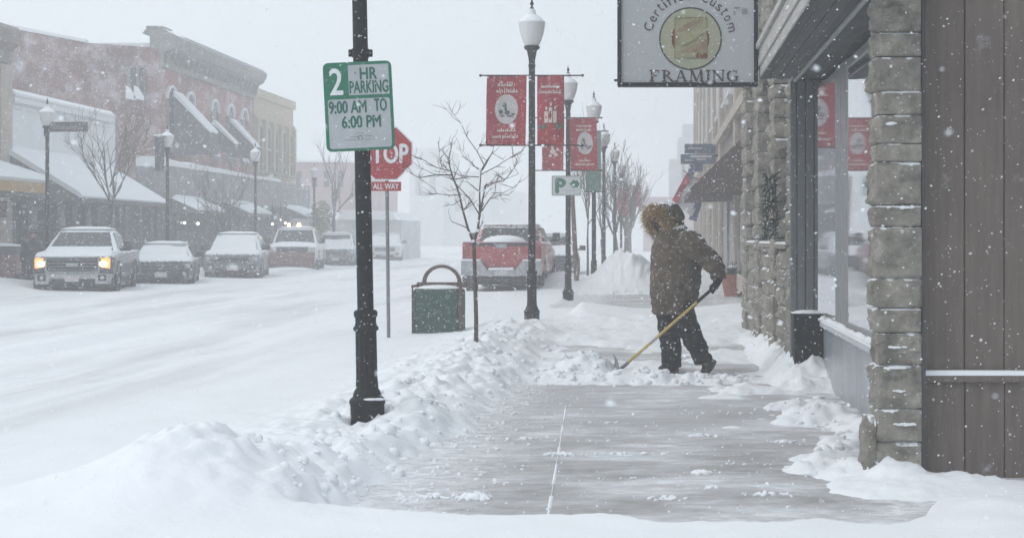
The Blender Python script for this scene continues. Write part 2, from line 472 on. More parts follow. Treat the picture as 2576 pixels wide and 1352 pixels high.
# ================================================================== ground
def pavement_mat():
    m = bpy.data.materials.new('swept_concrete'); m.use_nodes = True
    t = m.node_tree; N = t.nodes; L = t.links; b = N['Principled BSDF']
    b.inputs['Roughness'].default_value = .8
    tc = N.new('ShaderNodeTexCoord')
    def noise(scale, detail, st=(1, 1, 1), rough=.6, off=0):
        mp = N.new('ShaderNodeMapping'); mp.inputs['Scale'].default_value = st; mp.inputs['Location'].default_value = (off, off, 0)
        L.new(tc.outputs['Object'], mp.inputs[0])
        n = N.new('ShaderNodeTexNoise'); n.inputs['Scale'].default_value = scale; n.inputs['Detail'].default_value = detail
        n.inputs['Roughness'].default_value = rough
        L.new(mp.outputs[0], n.inputs['Vector']); return n.outputs[0]
    def rng(s, a, c, d, e):
        r = N.new('ShaderNodeMapRange'); r.inputs[1].default_value = a; r.inputs[2].default_value = c
        r.inputs[3].default_value = d; r.inputs[4].default_value = e; L.new(s, r.inputs[0]); return r.outputs[0]
    def mixc(f, a, c):
        x = N.new('ShaderNodeMix'); x.data_type = 'RGBA'
        L.new(f, x.inputs[0])
        for s, k in ((a, 6), (c, 7)):
            if isinstance(s, tuple): x.inputs[k].default_value = s
            else: L.new(s, x.inputs[k])
        return x.outputs[2]
    def math_(op, a, c):
        x = N.new('ShaderNodeMath'); x.operation = op; x.use_clamp = True
        for s, k in ((a, 0), (c, 1)):
            if isinstance(s, (int, float)): x.inputs[k].default_value = s
            else: L.new(s, x.inputs[k])
        return x.outputs[0]
    conc = mixc(rng(noise(5, 8), .3, .7, 0, 1), (.12, .104, .090, 1), (.245, .215, .188, 1))
    conc = mixc(rng(noise(120, 3), .35, .65, 0, 1), conc, (.27, .255, .24, 1))
    # film of dry snow, blown thin and scraped by the shovel; thicker towards the bank
    broad = rng(noise(.75, 5, (1, 1.1, 1), .6, 3.1), .36, .60, .16, 1)
    streak = rng(noise(2.6, 8, (.7, 1.7, 1), .7), .34, .62, 0, 1)
    fine = rng(noise(13, 6, (.6, 1.6, 1), .75), .40, .62, 0, 1)
    film = math_('MULTIPLY', broad, math_('ADD', math_('MULTIPLY', streak, .60), .46))
    film = math_('MULTIPLY', film, math_('ADD', math_('MULTIPLY', fine, .40), .66))
    strokes = rng(noise(2.3, 7, (.35, 3.2, 1), .66, 9.7), .60, .69, 0, .75)
    film = math_('MAXIMUM', film, strokes)
    sx = N.new('ShaderNodeSeparateXYZ'); L.new(tc.outputs['Object'], sx.inputs[0])
    side = math_('MULTIPLY', rng(sx.outputs[0], -.45, -1.4, 0, 1), rng(noise(7, 7, (1, 1.4, 1), .7, 5.5), .35, .60, .35, 1))
    film = math_('MAXIMUM', film, side)
    far = math_('MULTIPLY', rng(sx.outputs[1], 9.6, 12.5, 0, .5), rng(noise(1.6, 7, (.8, 1.3, 1), .68, 2.2), .28, .62, .35, 1))
    film = math_('MAXIMUM', film, far)
    nearf = math_('MULTIPLY', rng(sx.outputs[1], 8.75, 8.15, 0, 1), rng(noise(6, 7, (.8, 1.4, 1), .7, 4.5), .38, .60, .1, 1))
    film = math_('MAXIMUM', film, nearf)
    wallf = math_('MULTIPLY', rng(sx.outputs[0], .75, 1.25, 0, 1), rng(noise(5, 7, (1, 1.2, 1), .7, 8.5), .38, .60, .2, 1))
    film = math_('MAXIMUM', film, wallf)
    col = mixc(film, conc, (.80, .815, .845, 1))
    L.new(col, b.inputs['Base Color'])
    bp = N.new('ShaderNodeBump'); bp.inputs['Strength'].default_value = .35; bp.inputs['Distance'].default_value = .012
    L.new(film, bp.inputs['Height']); L.new(bp.outputs[0], b.inputs['Normal'])
    return m

mb = MB()
for y0, y1 in ((4, 32), (32.02, 46), (46.02, 95)):
    mb.box(-2.25, 6.5, y0, y1, -.6, 0)
tag(mb.build('pavement', pavement_mat()), kind='structure')
mb = MB(); mb.box(-16.6, -2.4, -5, 260, -.7, -.15)
tag(mb.build('road', mat('asphalt', (.055, .055, .058), .9, .25, 3, bump=.3, dust=.6, dscale=2)), kind='structure')
mb = MB(); mb.box(-2.40, -2.25, -5, 95, -.6, .005)
tag(mb.build('kerb', mat('kerb_concrete', (.30, .29, .28), .9, .2, 4)), kind='structure')
# packed snow in the saw-cut between the pavement slabs
mb = MB()
for k in range(14):
    ya = 8.2 + k * .42; yb = ya + .43
    xa = -.545 - .016*(k) ; xb = xa - .016
    wv = .007 + .004 * math.sin(k * 2.3)
    mb.loft([[(xa - wv, ya, .001), (xa, ya, .007), (xa + wv, ya, .001)], [(xb - wv, yb, .001), (xb, yb, .006), (xb + wv, yb, .001)]], closed=False, cap=False)
tag(mb.build('joint_snow', M['snow'], smooth=True), kind='structure')

# ---- snow cover: one height field, dipping under the pavement where it has been shovelled
def sm(x, a, b):
    t = np.clip((x - a) / (b - a), 0, 1); return t*t*(3-2*t)
def gau(X, Y, x, y, sx, sy, p=2): return np.exp(-(np.abs((X-x)/sx)**p + np.abs((Y-y)/sy)**p))

def snow_h(X, Y):
    soft = fbm(X*.45, Y*.3, 3)
    mid = fbm(X*1.7+5, Y*1.5, 3)
    fine = fbm(X*6+1, Y*5, 4, .6)
    chunk = np.abs(fbm(X*4.3+8, Y*3.6+3, 4, .62))
    # open road: soft snow with long ruts towards the far end
    h = .055 + .05*soft + .012*mid
    rut = vn(X*2.1 + .02*Y, Y*.04)
    rr = sm(X, -12.5, -11.0) * (1 - sm(X, -5.5, -3.6))
    h = h + rr * (rut*.11 - .015 + .07*vn(X*6.2 + .05*Y, Y*.10+4)*sm(rut, -.25, .2) + .022*vn(X*14+.2*Y, Y*.35) + .018*fbm(X*2.5, Y*.6+7, 3))
    # shovelled bank along the kerb
    near = sm(Y, 7.6, 8.6) * (1 - sm(Y, 24, 27.5))
    bx = -2.06 + .12*vn(Y*.6, Y*0+3)
    bank = gau(X, Y*0, bx, 0, .62, 1) * near
    amp = .115 + .07*vn(Y*.45, Y*0+9)
    h = h + bank * (amp + .07*(chunk - .12) + .075*fine + .06*fbm(X*2.6+3, Y*2.2, 3))
    # tree pit, lamp foot, far bank
    h = h + .06*gau(X, Y, -1.78, 12.1, .25, .5)
    h = h - .11*gau(X, Y, -2.08, 11.5, .26, .95)
    # drift in the left foreground
    mnd = gau(X, Y, -2.45, 8.55, .5, .75, 1.7)
    h = h + mnd*(.27 + .06*mid + .02*fine) + .08*gau(X, Y, -3.0, 8.0, .8, .6)
    # cleared walk
    eL = -1.72 + .15*fbm(Y*.9, Y*0+2, 3) + .06*fbm(Y*5, Y*0+7, 3) + .30*sm(Y, 9.5, 13)
    eN = 8.16 + .18*fbm(X*1.1+4, X*0, 3) + .10*fbm(X*4, X*0+3, 4) - .16*gau(X, Y*0, .1, 0, .5, 1) + .10*gau(X, Y*0, -.3, 0, .22, 1) + .5*sm(X, 1.15, 1.5)
    clr = sm(X - eL + .5*fine*.25, -.16, .16) * sm(Y - eN + fine*.05, -.06, .10)
    wallside = sm(X, 1.5, 1.9)
    clr = clr * (1 - sm(Y, 15.9, 16.5))
    cl_h = -.035 + .035*np.maximum(0, fine-.22) + .09*np.maximum(0, mid-.42)
    # clumps left behind by the shovel
    for (cx, cy, sx, sy, a) in ((-.15, 10.75, .45, .06, .05), (1.25, 13.1, .30, .75, .165), (1.05, 13.7, .2, .25, .12), (1.40, 12.2, .2, .6, .15), (.98, 15.2, .34, .34, .12), (.62, 14.6, .2, .1, .06), (.55, 12.3, .16, .07, .07), (.8, 12.9, .1, .06, .05),
                                (1.06, 10.4, .24, .5, .175), (1.22, 9.9, .26, .42, .16), (1.2, 11.2, .15, .35, .12), (.82, 10.2, .12, .14, .08), (1.2, 9.3, .25, .25, .08)):
        cl_h = np.maximum(cl_h, -.03 + a * gau(X, Y, cx, cy, sx*(1+.9*mid+.25*fine), sy*(1+.9*mid+.25*fine), 3.2) * (.72 + .45*mid + .35*fine))
    h = h*(1-clr) + cl_h*clr
    # snow pushed ahead of the shovel, then half-cleared walk behind
    walk = sm(X - eL, -.1, .2)
    zone2 = walk * sm(Y, 15.8, 16.4) * (1 - sm(Y, 27, 29))
    part = .012 + .10*fbm(X*1.1+2, Y*.9+5, 4, .55) + .02*fine
    part = part + .10*gau(X, Y, 0.0, 24.0, 9, 1.8)*0 - .05*gau(X, Y, -.6, 23.8, .5, .5) + .05*sm(Y, 21.5, 23)
    part = part + .035*sm(Y, 24.5, 26)
    h = h*(1-zone2) + part*zone2
    ridge = gau(X, Y, -.1, 16.15, 1.1, .33, 2.4)
    h = h + ridge * (.055 + .10*(chunk-.08) + .04*fine)
    h = h + .20*gau(X, Y, -.74, 16.95, .27, .33, 2.4) * (1 + .5*fine + .3*mid)      # heap on the blade
    h = h + .05*gau(X, Y, -1.05, 16.7, .35, .35)
    # drift against the shop wall
    h = h + .21*sm(X, 1.02 , 1.35) * sm(Y, 14.6, 16.2)*(1-sm(Y, 19, 25)) * (1+.5*fine)
    # crest, then the swept driveway
    h = h + walk*.17*gau(X, Y, -1.5, 30.0, .9, 1.3) + walk*.13*gau(X, Y, 1.7, 30.5, .75, 1.6) + walk*.05*gau(X, Y, 0, 29, 9, 1.4)
    drv = sm(X, -2.15, -1.8) * sm(Y + .6*fine, 31.6, 32.4) * (1 - sm(Y + .6*fine, 40.5, 41.6))
    h = h*(1-drv) + (-.06)*drv
    # ploughed heap beyond the driveway
    h = h + .66*gau(X, Y, -.85, 44.0, .80, 1.6, 2.6)*(1 + .45*mid + .2*fine) + .2*gau(X, Y, -1.2, 44.2, .35, .8) + .42*gau(X, Y, -2.6, 45, .8, 2.5) + .3*gau(X, Y, -.3, 44.5, .8, 1.8)
    h = h + .35*gau(X, Y, -1.6, 60, 1.4, 9) + .2*gau(X, Y, .8, 56, 1.0, 8)
    # right foreground in front of the shop wall
    h = h + .06*gau(X, Y, 1.75, 9.35, .45, .35)*(1+.8*mid+.4*fine)
    h = h + .05*sm(X, 1.3, 1.7)*(1 - sm(Y, 9.2, 9.7))*(1+.8*mid) + .05*gau(X, Y, 1.66, 9.62, .14, .2)
    # far kerb
    h = h + .22*gau(X, Y*0, -16.6, 0, .9, 1)*(1+1.2*vn(X*0, Y*.3)) * sm(Y, 25, 32)
    h = h + .25*gau(X, Y, -17.6, 41.5, 1.8, 3.0)
    return h

def axis_pts(segs):
    a = []
    for x0, x1, d in segs:
        n = max(1, int(round((x1-x0)/d))); a.extend(np.linspace(x0, x1, n, endpoint=False))
    a.append(segs[-1][1]); return np.array(a)
gx = axis_pts([(-220, -40, 15), (-40, -16, .8), (-16, -6, .20), (-6, -3.2, .07), (-3.2, 2.0, .026), (2.0, 4, .1), (4, 30, 2), (30, 200, 20)])
gy = axis_pts([(-40, 2, 6), (2, 6.8, .3), (6.8, 18, .034), (18, 26, .07), (26, 34, .12), (34, 50, .16), (50, 90, .6), (90, 300, 6), (300, 900, 60)])
GX, GY = np.meshgrid(gx, gy)
H = snow_h(GX, GY)
nx, ny = len(gx), len(gy)
V = np.stack([GX.ravel(), GY.ravel(), H.ravel()], 1)
ii = (np.arange(ny-1)[:, None]*nx + np.arange(nx-1)[None, :]).ravel()
Fq = np.stack([ii, ii+1, ii+1+nx, ii+nx], 1)
tag(obj_np('snow_ground', V, Fq, M['ground_snow']), kind='structure')

# loose lumps thrown up by the shovel: nobody could count them
def lump_mesh(spots):
    Vs = []; Fs = []; b = 0
    bm = bmesh.new(); bmesh.ops.create_icosphere(bm, subdivisions=2, radius=1)
    bv = np.array([v.co[:] for v in bm.verts]); bf = np.array([[v.index for v in f.verts] for f in bm.faces]); bm.free()
    for x, y, z, r in spots:
        off = NR.random(3)*50
        sc3 = np.array([1, .8, .7]) * (.75 + .5*NR.random(3))
        k2 = 1.5 if r > .045 else 1.0
        nz = 1 + k2*.55*vn(bv[:, 0]*1.3+off[0], bv[:, 1]*1.3+bv[:, 2]*1.7+off[1]) + .35*vn(bv[:, 0]*3+off[2], bv[:, 1]*3-bv[:, 2]*3)
        Vs.append(bv * nz[:, None] * sc3 * r + np.array([x, y, z])); Fs.append(bf + b); b += len(bv)
    return np.concatenate(Vs), np.concatenate(Fs)
spots = []
def scatter(n, fx, fy, r0, r1, sink=.25):
    X = fx(n); Y = fy(n); r = r0 + (r1-r0)*NR.random(n)**2.2
    Z = snow_h(X, Y) + r*(.4 - sink)
    for x, y, z, q in zip(X, Y, Z, r):
        if z > -.02: spots.append((x, y, z, q))
scatter(34, lambda n: NR.normal(-1.85, .22, n), lambda n: NR.uniform(8.7, 15.5, n), .04, .085, .5)
scatter(240, lambda n: NR.normal(-1.82, .28, n), lambda n: NR.uniform(8.7, 16.5, n), .008, .034)
scatter(70, lambda n: NR.normal(-1.7, .3, n), lambda n: NR.uniform(16, 22, n), .015, .06)
scatter(130, lambda n: NR.uniform(-1.2, .95, n), lambda n: NR.normal(16.15, .22, n), .010, .045)
scatter(40, lambda n: NR.normal(-.85, .2, n), lambda n: NR.normal(17.0, .2, n), .02, .05)
scatter(90, lambda n: NR.normal(1.15, .14, n), lambda n: NR.uniform(9.8, 13.8, n), .010, .04)
scatter(80, lambda n: NR.uniform(-1.9, -1.3, n), lambda n: NR.uniform(8.2, 9.5, n), .01, .035)
n = 420                                         # crumbs strewn from the bank over the walk
Xc = -1.45 + np.abs(NR.normal(0, .33, n)); Yc = NR.uniform(8.4, 16, n); Rc = .004 + .014*NR.random(n)**2.5
for x, y, q in zip(Xc, Yc, Rc): spots.append((x, y, max(.0, float(snow_h(np.array(x), np.array(y)))) + q*.2, q))
# little heaps the shovel left on the swept walk
for (cx, cy, n_, wd, r_) in ((-.98, 8.95, 34, .10, .030), (.26, 9.9, 22, .07, .024), (.3, 11.75, 26, .10, .022), (.86, 11.4, 22, .10, .022), (-.62, 10.75, 24, .14, .020),
                             (-.1, 10.8, 40, .45, .014), (.05, 8.95, 20, .12, .018), (.62, 9.1, 18, .12, .016), (-.9, 9.5, 8, .06, .014), (.3, 9.35, 10, .08, .014),
                             (-1.15, 9.0, 26, .15, .022), (-.4, 12.6, 14, .3, .014), (.5, 13.3, 14, .3, .014), (-.9, 11.6, 14, .2, .016), (.5, 10.3, 10, .3, .010), (-.2, 9.7, 10, .3, .010)):
    for k in range(n_):
        q = NR.normal(0, 1, 2); fall = math.exp(-.35*(q[0]**2+q[1]**2)); r = r_*(.35 + .75*fall)*(.7+.5*NR.random())
        spots.append((cx + q[0]*wd*.55, cy + q[1]*.035, r*.25, r))
Vl, Fl = lump_mesh(spots)
tag(obj_np('snow_lumps', Vl, Fl, M['snow'], smooth=False), 'loose white lumps of shovelled snow along the pavement edge', 'snow', kind='stuff')

# ---- haze
mb = MB(); mb.box(-170, 150, -30, 420, -1.7, 16)
hz = bpy.data.materials.new('haze_air'); hz.use_nodes = True
t = hz.node_tree
for n in list(t.nodes): t.nodes.remove(n)
oo = t.nodes.new('ShaderNodeOutputMaterial'); pv = t.nodes.new('ShaderNodeVolumePrincipled')
pv.inputs['Color'].default_value = (.985, .99, .995, 1)
pv.inputs['Density'].default_value = .0064
pv.inputs['Anisotropy'].default_value = .2
t.links.new(pv.outputs[0], oo.inputs['Volume'])
tag(mb.build('haze', hz), 'pale blowing snow haze filling the street', 'haze', kind='stuff')
# ================================================================== stonework helper
def rock_block(mb, x0, x1, y0, y1, z0, z1, amp, seed, n=7, m=0, tilt=0):
    """one rock-faced block: edges stay, faces bulge irregularly"""
    ctr = ((x0+x1)/2, (y0+y1)/2, (z0+z1)/2)
    off = seed * 7.31
    def face(o, u, v, nrm):
        vs = []; fs = []
        for i in range(n+1):
            for j in range(n+1):
                a = i/n; b = j/n
                p = Vector(o) + Vector(u)*a + Vector(v)*b
                e = min(1, min(a, 1-a)*13) * min(1, min(b, 1-b)*13)
                e = e**.5
                q = p * 9 + Vector((off, off*.7, -off))
                nz = .55 + 1.1*mnoise.noise(q*.5) + .9*mnoise.noise(q*1.25) + .55*mnoise.noise(q*2.9) + .3*mnoise.noise(q*6.5) + tilt*(a-.5)
                vs.append(p + Vector(nrm)*(amp*e*max(.05, nz)))
        for i in range(n):
            for j in range(n):
                k = i*(n+1)+j
                fs.append((k, k+1, k+n+2, k+n+1))
        mb.add(vs, fs, m)
    dx, dy, dz = x1-x0, y1-y0, z1-z0
    face((x0, y0, z0), (dx, 0, 0), (0, 0, dz), (0, -1, 0))
    face((x0, y1, z0), (0, -dy, 0), (0, 0, dz), (-1, 0, 0))
    face((x0, y0, z1), (dx, 0, 0), (0, dy, 0), (0, 0, .4))
    face((x0, y0, z0), (0, dy, 0), (dx, 0, 0), (0, 0, -.4))
    face((x1, y0, z0), (0, dy, 0), (0, 0, dz), (.2, 0, 0))

def stone_pier(name, x0, x1, y0, y1, z0, z1, amp, seed, parent, mats, courses=None, hmin=.13, hmax=.27, cap=0):
    rg = random.Random(seed)
    mb = MB()
    mb.box(x0+.012, x1-.002, y0+.012, y1-.004, z0-.3, z1, 1)
    z = z0 - .1; k = 0
    hs = list(courses) if courses else []
    while z < z1 - .03:
        h = hs.pop(0) if hs else rg.uniform(hmin, hmax)
        zt = min(z1, z + h)
        jx = rg.uniform(-.010, .012); jy = rg.uniform(-.006, .010)
        xa, ya = x0 + jx, y0 + jy
        if y1 - y0 > .55:                     # long pier: two stones per course
            sp = y0 + (y1-y0)*rg.uniform(.35, .65)
            rock_block(mb, xa, x1, ya, sp-.006, z+.006, zt-.006, amp*rg.uniform(.7, 1.3), seed*100+k, 6, 0)
            rock_block(mb, x0+rg.uniform(-.01, .012), x1, sp+.006, y1, z+.006, zt-.006, amp*rg.uniform(.7, 1.3), seed*100+k+50, 6, 0)
        else:
            rock_block(mb, xa, x1, ya, y1, z+.004, zt-.004, amp*rg.uniform(.75, 1.3), seed*100+k, 18, 0, rg.uniform(-.5, .5))
        z = zt; k += 1
    return mb.build(name, mats, parent, smooth=True, sharp=32)

# ================================================================== the frame shop (right foreground)
shop = thing('frame_shop', 'grey shop with brown panelled end wall, stone corner pillar and wooden eave', 'shop', (1.6, 9.75, 0))
def S(o):                                     # keep world coordinates under an Empty
    return o
SO = Matrix.Translation((-1.6, -9.75, 0))
def bs(mb, *a, **k):
    mb.xform(SO); return mb.build(*a, **k)
# end wall of upright boards facing the side street
mb = MB()
xg = 1.528; first = True
edges = [1.528, 1.790, 2.022]
while edges[-1] < 7.6: edges.append(edges[-1] + .236)
for a, b in zip(edges, edges[1:]):
    mb.bbox(a+.0025, b-.0025, 9.75, 9.79, .60, 6.4, .005, 1)
    mb.bbox(a+.0025, b-.0025, 9.735, 9.79, -.3, .575, .005, 1)
bs(mb, 'end_wall', M['brown_panel'], shop)
mb = MB(); mb.box(1.76, 7.6, 9.792, 16.0, -.3, 6.4)
bs(mb, 'wall_core', M['mortar'], shop)
mb = MB(); mb.box(1.535, 7.6, 9.700, 9.748, .562, .598)
ledge = bs(mb, 'ledge', M['brown_panel'], shop)
mb = MB()
n = 60
for i in range(n):
    xa = 1.54 + 5.9*i/n; xb = 1.54 + 5.9*(i+1)/n
    ha = .026 + .006*vn(np.array(xa*3.), np.array(1.)) ; hb = .026 + .006*vn(np.array(xb*3.), np.array(1.))
    mb.loft([[(xa, 9.698, .599), (xa, 9.703, .599+ha), (xa, 9.730, .601+ha), (xa, 9.747, .599)],
             [(xb, 9.698, .599), (xb, 9.703, .599+hb), (xb, 9.730, .601+hb), (xb, 9.747, .599)]], cap=(i in (0, n-1)))
mb.xform(SO); sl = mb.build('ledge_snow', M['snow'], ledge, smooth=True)
# corner pillar
pil = stone_pier('stone_pillar', 1.262, 1.516, 9.60, 9.88, .0, 6.2, .024, 3, None, [M['stone'], M['mortar']],
           courses=[.325, .19, .25, .185, .145, .17, .295, .125, .25, .105, .165, .135, .2, .14, .22, .16])
pil.parent = shop; pil.matrix_parent_inverse = Matrix.Translation((-1.6, -9.75, 0))
mb = MB()                                      # foot stones that stand out from the pillar
rock_block(mb, 1.205, 1.262, 9.62, 9.86, .02, .36, .03, 77, 8)
bs(mb, 'foot_stone', M['stone'], shop, smooth=True, sharp=50)
mb = MB(); mb.box(1.519, 1.540, 9.60, 9.734, -.2, 6.2)
bs(mb, 'corner_strip', mat('corner_strip', (.06, .062, .06), .8, .25, 6), shop)
mb = MB()                                      # little ledges of snow caught on the stones
for (x, z, wd) in ((1.46, .325, .055), (1.36, .765, .075), (1.385, .515, .03), (1.42, 1.57, .07), (1.33, 2.05, .04), (1.40, .325, .03)):
    mb = MB()
    for k in range(9): mb.ell((x + random.gauss(0, wd*.5), 9.588 + random.uniform(-.008, .008), z + random.uniform(0, .007)), (random.uniform(.010, .024), .018, random.uniform(.005, .010)), 8, 5)
    bs(mb, 'ledge_snow', M['snow'], shop, smooth=True)
# shop front
XW = 1.60
mb = MB(); mb.box(XW+.05, 3.0, 9.9, 16.3, 2.95, 6.4)
bs(mb, 'upper_wall', M['gray_panel'], shop)
mb = MB()
ys = [9.9, 11.35, 12.35, 13.35, 14.35, 15.35, 16.28]
for a, b in zip(ys, ys[1:]): mb.bbox(XW-.012, XW+.05, a+.003, b-.003, -.3, .548, .004, 1)
bs(mb, 'base_panel', M['base_tile'], shop)
mb = MB(); mb.prism([(XW-.05, .552), (XW-.05, .60), (XW+.04, .655), (XW+.10, .655), (XW+.10, .552)], 9.9, 16.28, 'y')
bs(mb, 'sill', M['sill_white'], shop)
mb = MB()
for i in range(40):                            # snow blown along the sill
    y = 10 + 6.2*i/40; h = .02 + .02*random.random()
    mb.ell((XW-.01, y, .622 + .2*h), (.045, .12, h), 8, 5)
bs(mb, 'sill_snow', M['snow'], shop, smooth=True)
panes = [(9.95, 11.85), (12.0, 13.86), (14.82, 15.68)]
ang = R(.4)
for a, b in panes:
    win = MB()
    for y in (a-.05, b): win.bbox(XW-.026, XW+.05, y, y+.05, .66, 2.88, .008, 1)
    win.bbox(XW-.03, XW+.05, a, b, .66, .70, .008, 1); win.bbox(XW-.03, XW+.05, a, b, 2.80, 2.88, .008, 1)
    win.xform(SO); wf = win.build('window', M['frame_metal'], shop)
    if a > 14: ang = R(7)
    g = MB(); c0 = XW - (.016 if a < 14 else .045); d = (b-a)/2*math.tan(ang)
    g.add([(c0 + d, a, .70), (c0 - d, b, .70), (c0 - d, b, 2.80), (c0 + d, a, 2.80)], [(0, 1, 2, 3)])
    g.xform(SO); g.build('glass', M['glass_dark'], wf)
mb = MB()
for (a, b) in ((13.93, 14.32), (14.34, 14.76), (15.74, 16.19)):
    mb = MB(); mb.bbox(XW-.03, XW+.05, a, b, .66, 2.9, .012, 1); bs(mb, 'mullion', M['frame_metal'], shop)
mb = MB()                                       # return wall of narrow upright boards at the far end of the window
xe = [1.29, 1.36, 1.445, 1.53, 1.597]
for a, b in zip(xe, xe[1:]): mb.bbox(a+.003, b-.003, 16.3, 16.36, -.2, 2.93, .008, 1)
bs(mb, 'return_wall', M['gray_panel'], shop)
mb = MB(); mb.bbox(1.575, 1.605, 16.2, 16.297, .66, 2.9, .006, 1)
bs(mb, 'corner_trim', M['trim_light'], shop)
# eave: soffit boards, strip, weathered fascia
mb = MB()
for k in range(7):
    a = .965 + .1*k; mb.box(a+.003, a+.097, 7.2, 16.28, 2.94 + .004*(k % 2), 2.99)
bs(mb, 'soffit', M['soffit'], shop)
mb = MB(); mb.bbox(1.315, 1.345, 7.2, 16.2, 2.905, 2.938, .006, 1)
bs(mb, 'soffit_strip', M['trim_light'], shop)
mb = MB()
mb.bbox(.945, .962, 7.2, 16.3, 2.885, 2.975, .004, 1); mb.bbox(.928, .962, 7.2, 16.3, 2.979, 3.065, .004, 1)
mb.bbox(.936, .962, 7.2, 16.3, 3.069, 3.13, .004, 1); mb.bbox(.905, .962, 7.2, 16.3, 3.134, 3.19, .006, 1)
bs(mb, 'fascia', M['weathered_wood'], shop)
mb = MB(); mb.box(.93, 1.65, 7.2, 16.3, 3.192, 3.23); mb.box(1.655, 7.6, 9.7, 16.3, 6.41, 6.5)
bs(mb, 'roof', M['snow'], shop)

# ================================================================== hanging shop sign
fs = thing('hanging_sign', 'large white hanging board reading FRAMING in a black frame', 'shop sign', (.28, 15.5, 2.81))
FO = Matrix.Translation((-.28, -15.5, -2.81))
def bf(mb, *a, **k): mb.xform(FO); return mb.build(*a, **k)
D = 15.44
xl, xr, zb, zt = px(1553, D), .925, pz(217, D), 4.28
mb = MB(); mb.box(xl+.02, xr-.02, D+.01, D+.11, zb+.02, zt-.02); bf(mb, 'panel', M['sign_face'], fs)
mb = MB()
mb.bbox(xl, xl+.037, D-.02, D+.14, zb, zt, .006, 1); mb.bbox(xr-.037, xr, D-.02, D+.14, zb, zt, .006, 1)
mb.bbox(xl+.038, xr-.038, D-.02, D+.14, zb, zb+.034, .006, 1); mb.bbox(xl+.038, xr-.038, D-.02, D+.14, zt-.037, zt, .006, 1)
bf(mb, 'frame', M['black_paint'], fs)
cx, cz, rr = px(1737, D), pz(97, D), 79/sc_(D)
def disc(mb, cx, cz, r0, r1, y, m=0, n=56, sx=1):
    v = []; f = []
    for i in range(n):
        a = 2*math.pi*i/n
        v.append((cx + sx*r1*math.cos(a), y, cz + r1*math.sin(a))); v.append((cx + sx*r0*math.cos(a), y, cz + r0*math.sin(a)))
    for i in range(n):
        j = (i+1) % n; f.append((2*i, 2*i+1, 2*j+1, 2*j))
    return mb.add(v, f, m)
mb = MB(); disc(mb, cx, cz, 0.001, rr*.965, D+.006); bf(mb, 'emblem_disc', M['disc_cream'], fs)
mb = MB(); disc(mb, cx, cz, rr*.955, rr, D+.004); bf(mb, 'emblem_ring', M['sign_ink'], fs)
mb = MB()
def rect(mb, x0, y0, x1, y1, y, m=0):        # photo-measured rectangle laid on the board
    mb.add([(px(x0, D), y, pz(y1, D)), (px(x1, D), y, pz(y1, D)), (px(x1, D), y, pz(y0, D)), (px(x0, D), y, pz(y0, D))], [(0, 1, 2, 3)], m)
def poly(mb, pts, y, m=0): mb.add([(px(a, D), y, pz(b, D)) for a, b in pts], [tuple(range(len(pts)))], m)
disc(mb, cx, cz, .0005, 48/sc_(D), D+.0042, 2, 40, 1.0)
rect(mb, 1697, 43, 1780, 148, D+.003, 0)
for (x0, y0, x1, y1) in ((1697, 43, 1780, 46), (1697, 145, 1780, 148), (1697, 46, 1699.5, 145), (1777.5, 46, 1780, 145)): rect(mb, x0, y0, x1, y1, D+.0024, 3)
poly(mb, [(1703, 80), (1712, 66), (1726, 60), (1748, 53), (1762, 52), (1752, 62), (1732, 72), (1716, 80)], D+.0022, 1)
poly(mb, [(1710, 132), (1728, 122), (1748, 116), (1764, 104), (1777, 98), (1777, 130), (1752, 132)], D+.0022, 1)
poly(mb, [(1708, 118), (1730, 108), (1752, 96), (1768, 82), (1770, 88), (1750, 104), (1728, 116)], D+.002, 3)
poly(mb, [(1751, 145), (1752, 136), (1758, 133), (1763, 137), (1765, 140), (1769, 135), (1775, 133), (1779, 137), (1779, 145)], D+.0016, 2)
bf(mb, 'emblem', [M['art_ochre'], M['art_tan'], M['art_brown'], mat('art_olive', (.20, .19, .10), .6, .2, 12)], fs)
# lettering: curved line above, serif capitals below
mb = MB()
word = 'Certified Custom'
wid = {'C': 1.2, 'e': .92, 'r': .8, 't': .72, 'i': .56, 'f': .72, 'd': 1.0, ' ': 1.0, 'u': 1.0, 's': .85, 'o': 1.0, 'm': 1.45}
tot = sum(wid[c] for c in word); a0, a1 = R(171), R(7); acc = 0
rad = 97/sc_(D)
for ch in word:
    am = a0 + (a1-a0)*(acc + wid[ch]/2)/tot; acc += wid[ch]
    if ch == ' ': continue
    tall = ch in 'Cdfti'
    h = (24 if tall else 17)/sc_(D); wd = {'i': 5, 't': 9, 'r': 10, 'f': 11, 'm': 22, 'C': 19}.get(ch, 13)/sc_(D)
    rj = rad + h/2
    put_text(mb, ch, cx + rj*math.cos(am), cz + rj*math.sin(am), wd, h, D+.003, 0, am - math.pi/2)
bf(mb, 'lettering', M['sign_ink'], fs)
def stroke(mb, x0, y0, x1, y1, wd, y):       # parallelogram stroke, horizontal ends, photo pixels
    poly(mb, [(x0-wd/2, y0), (x0+wd/2, y0), (x1+wd/2, y1), (x1-wd/2, y1)][::-1], y)
def serif(mb, x, y, wd, yy): poly(mb, [(x-wd/2, y-1.4), (x+wd/2, y-1.4), (x+wd/2, y+1.4), (x-wd/2, y+1.4)][::-1], yy)
mb = MB(); T, B = 177.5, 204.5; Y = D+.003; Y2 = D+.0025
def stem(x, wd=5.6, t=T, b=B): stroke(mb, x, t, x, b, wd, Y); serif(mb, x, t, wd+7, Y2); serif(mb, x, b, wd+7, Y2)
stem(1640); rect(mb, 1640, T-1.3, 1657, T+1.6, Y); rect(mb, 1640, 189, 1653, 191.6, Y); stroke(mb, 1656.5, T, 1656.5, T+6, 2, Y2)
stem(1671)
